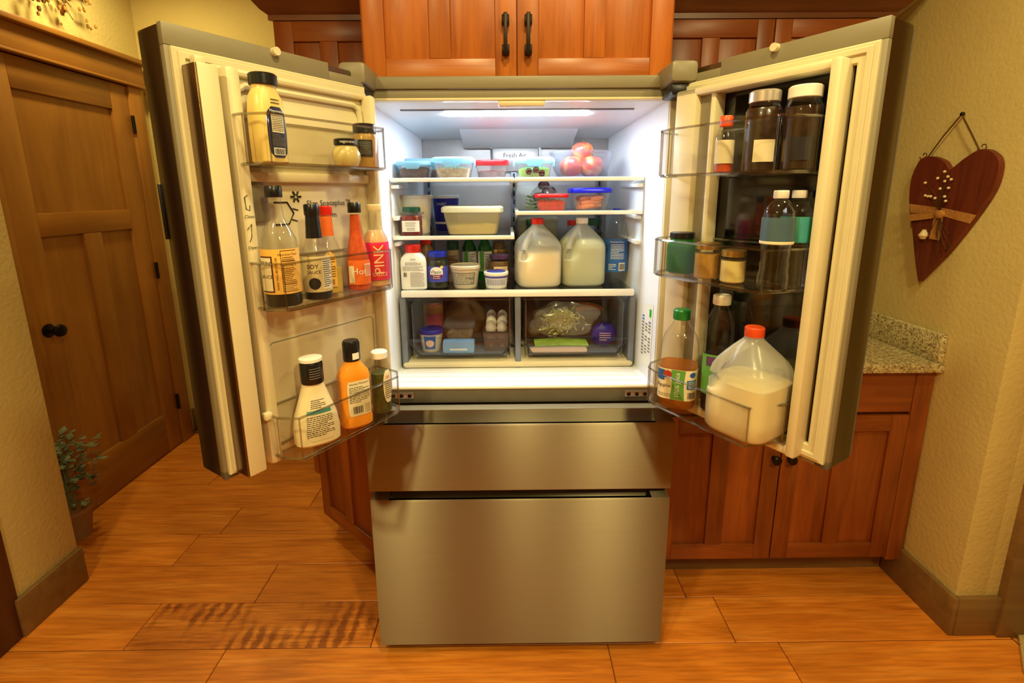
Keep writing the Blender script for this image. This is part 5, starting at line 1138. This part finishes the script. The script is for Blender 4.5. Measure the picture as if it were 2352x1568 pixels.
et = thing('egg_tray', 'clear brown tinted egg tray in the left crisper', 'tray', (-0.075, 0.405, ZCr)); MB().loft([[(-0.040, -0.075, 0), (0.040, -0.075, 0), (0.040, 0.11, 0), (-0.040, 0.11, 0)], [(-0.046, -0.085, 0.068), (0.046, -0.085, 0.068), (0.046, 0.12, 0.068), (-0.046, 0.12, 0.068)], [(-0.043, -0.082, 0.068), (0.043, -0.082, 0.068), (0.043, 0.117, 0.068), (-0.043, 0.117, 0.068)], [(-0.037, -0.072, 0.003), (0.037, -0.072, 0.003), (0.037, 0.107, 0.003), (-0.037, 0.107, 0.003)]]).obj('tray_body', M['traybrown'], et)
MB().tube([(-0.045, -0.085, 0.069), (0.045, -0.085, 0.069), (0.045, 0.12, 0.069), (-0.045, 0.12, 0.069), (-0.045, -0.085, 0.069)], 0.003, 6, caps=False).obj('tray_rim', M['ink'], et)
em = None
rows = ['front', 'second', 'third', 'rear']
for lv in range(2):
    for i in range(4):
        for j in range(2):
            if lv == 1 and i == 3: continue
            lab = '%s white egg in the %s row of the %s layer in the tray' % (('left', 'right')[j], rows[i], ('bottom', 'top')[lv])
            loc = (-0.075 + (j - 0.5) * 0.040, 0.405 - 0.056 + i * 0.045 + lv * 0.02, ZCr + 0.0035 + lv * (0.048 + 0.009 * i))
            o = Shape([(0, 0.006), (0.003, 0.0125), (0.012, 0.0192), (0.022, 0.0200), (0.034, 0.0170), (0.043, 0.0105), (0.047, 0.004)]).mesh(16).obj('egg', M['egg']) if em is None else em.copy()
            if em is None: em = o
            else: COL.objects.link(o)
            o.location = loc; tag(o, lab, 'egg', 'eggs in the tray')

# ---- right crisper
t = thing('cabbage_bag', 'clear bag of shredded pale cabbage in the right crisper', 'bag', (0.168, 0.385, ZCr))
rnd = random.Random(8)
def blob(cx, cy, cz, a, b, c, amp, seed, seg=28, rg=14):
    rn = random.Random(seed); ph = [rn.uniform(0, 6) for _ in range(8)]; rs = []
    for i in range(1, rg):
        th = math.pi * i / rg; ring = []
        for j in range(seg):
            p = 2 * math.pi * j / seg
            k = 1 + amp * (math.sin(3 * p + ph[0]) * math.sin(2 * th + ph[1]) + 0.6 * math.sin(5 * p + ph[2] + 3 * th) + 0.5 * math.sin(7 * p - 4 * th + ph[3]))
            ring.append((cx + a * k * math.sin(th) * math.cos(p), cy + b * k * math.sin(th) * math.sin(p), cz - c * k * math.cos(th)))
        rs.append(ring)
    return MB().loft(rs)
blob(0.0, 0, 0.098, 0.115, 0.045, 0.058, 0.13, 3).obj('bag_film', M['bag'], t)
mb = MB()
for k in range(800):
    c = Vector((rnd.gauss(-0.008, 0.024), rnd.gauss(-0.018, 0.007), 0.098 + rnd.gauss(0, 0.018))); d_ = Vector((rnd.uniform(-1, 1), rnd.uniform(-0.5, 0.5), rnd.uniform(-1, 1))).normalized() * rnd.uniform(0.004, 0.010); e_ = Vector((rnd.uniform(-1, 1), -0.4, rnd.uniform(-1, 1))).normalized() * 0.0025
    mb.add([c - d_ - e_, c - d_ + e_, c + e_ * 1.4 + Vector((0, -0.003, 0.002)), c + d_ + e_, c + d_ - e_, c - e_ * 1.4 + Vector((0, -0.003, 0.002))], [(0, 1, 2, 5), (5, 2, 3, 4)])
blob(-0.008, 0, 0.096, 0.046, 0.015, 0.034, 0.16, 11).obj('cabbage_heap', M['cabbage'], t)
sh_ = mb.obj('cabbage_shreds', M['cabbage'], t); sh_['kind'] = 'stuff'
t = thing('celery_bag', 'bag of green celery lying under the cabbage bag', 'bag', (0.150, 0.36, ZCr)); 
for k in range(5): MB().tube([(-0.09, -0.02 + 0.014 * k, 0.012), (0, -0.018 + 0.014 * k, 0.016), (0.10, -0.02 + 0.014 * k, 0.013)], [0.008, 0.009, 0.006], 8).obj('celery_stalk', M['lettuce'], t)
t = thing('onion_bag', 'grey mesh bag of onions at the left of the right crisper', 'bag', (0.085, 0.47, ZCr)); blob(0, 0, 0.056, 0.052, 0.045, 0.052, 0.06, 5).obj('bag_film', M['bag'], t)
for k, (dx, dz) in enumerate(((-0.018, 0.034), (0.020, 0.036), (0.0, 0.066))): MB().ball((dx, -0.004, dz), 0.024, 14, 9).obj('onion', M['onion'], t)
t = thing('blue_snack_bag', 'deep blue printed snack bag at the right of the right crisper', 'bag', (0.308, 0.365, ZCr)); bl = blob(0, 0, 0.046, 0.046, 0.028, 0.044, 0.05, 6); bl.obj('bag_body', M['bluebag'], t)
put_print(t, Shape([(0, 0.038, 0.030), (0.1, 0.038, 0.030)]), 0.030, 0.062, 0.0, 0.5, 4, M['pale_ink'], off=0.003)
t = thing('meat_packet', 'flat pack of pink sliced meat under the front of right crisper', 'packet', (0.140, 0.308, ZCr)); MB().box(-0.10, 0.10, -0.014, 0.014, 0.0, 0.016, 0.006).obj('tray_body', M['pale_ink'], t); MB().box(-0.102, 0.102, -0.0155, 0.0155, -0.0, 0.018, 0.006).obj('film', M['bag'], t)
leaf('leafy_greens', 'dark leafy greens at the back of the right crisper', (0.15, 0.56, ZCr + 0.03), 0.06, 'darkleaf', 0.3, 4)
t = thing('carrot_bag', 'orange carrots at the back right of the right crisper', 'vegetables', (0.288, 0.55, ZCr))
for k in range(6): MB().tube([(-0.06, -0.03 + 0.012 * k, 0.10 + 0.006 * (k % 2)), (0.0, -0.028 + 0.012 * k, 0.105), (0.05, -0.03 + 0.012 * k, 0.10)], [0.010, 0.009, 0.003], 8).obj('carrot', M['orangeveg'], t)
Shape(box_secs(0.14, 0.09, 0.095, 6, 0.95)).mesh(24).obj('tub_below', M['tub'], t)
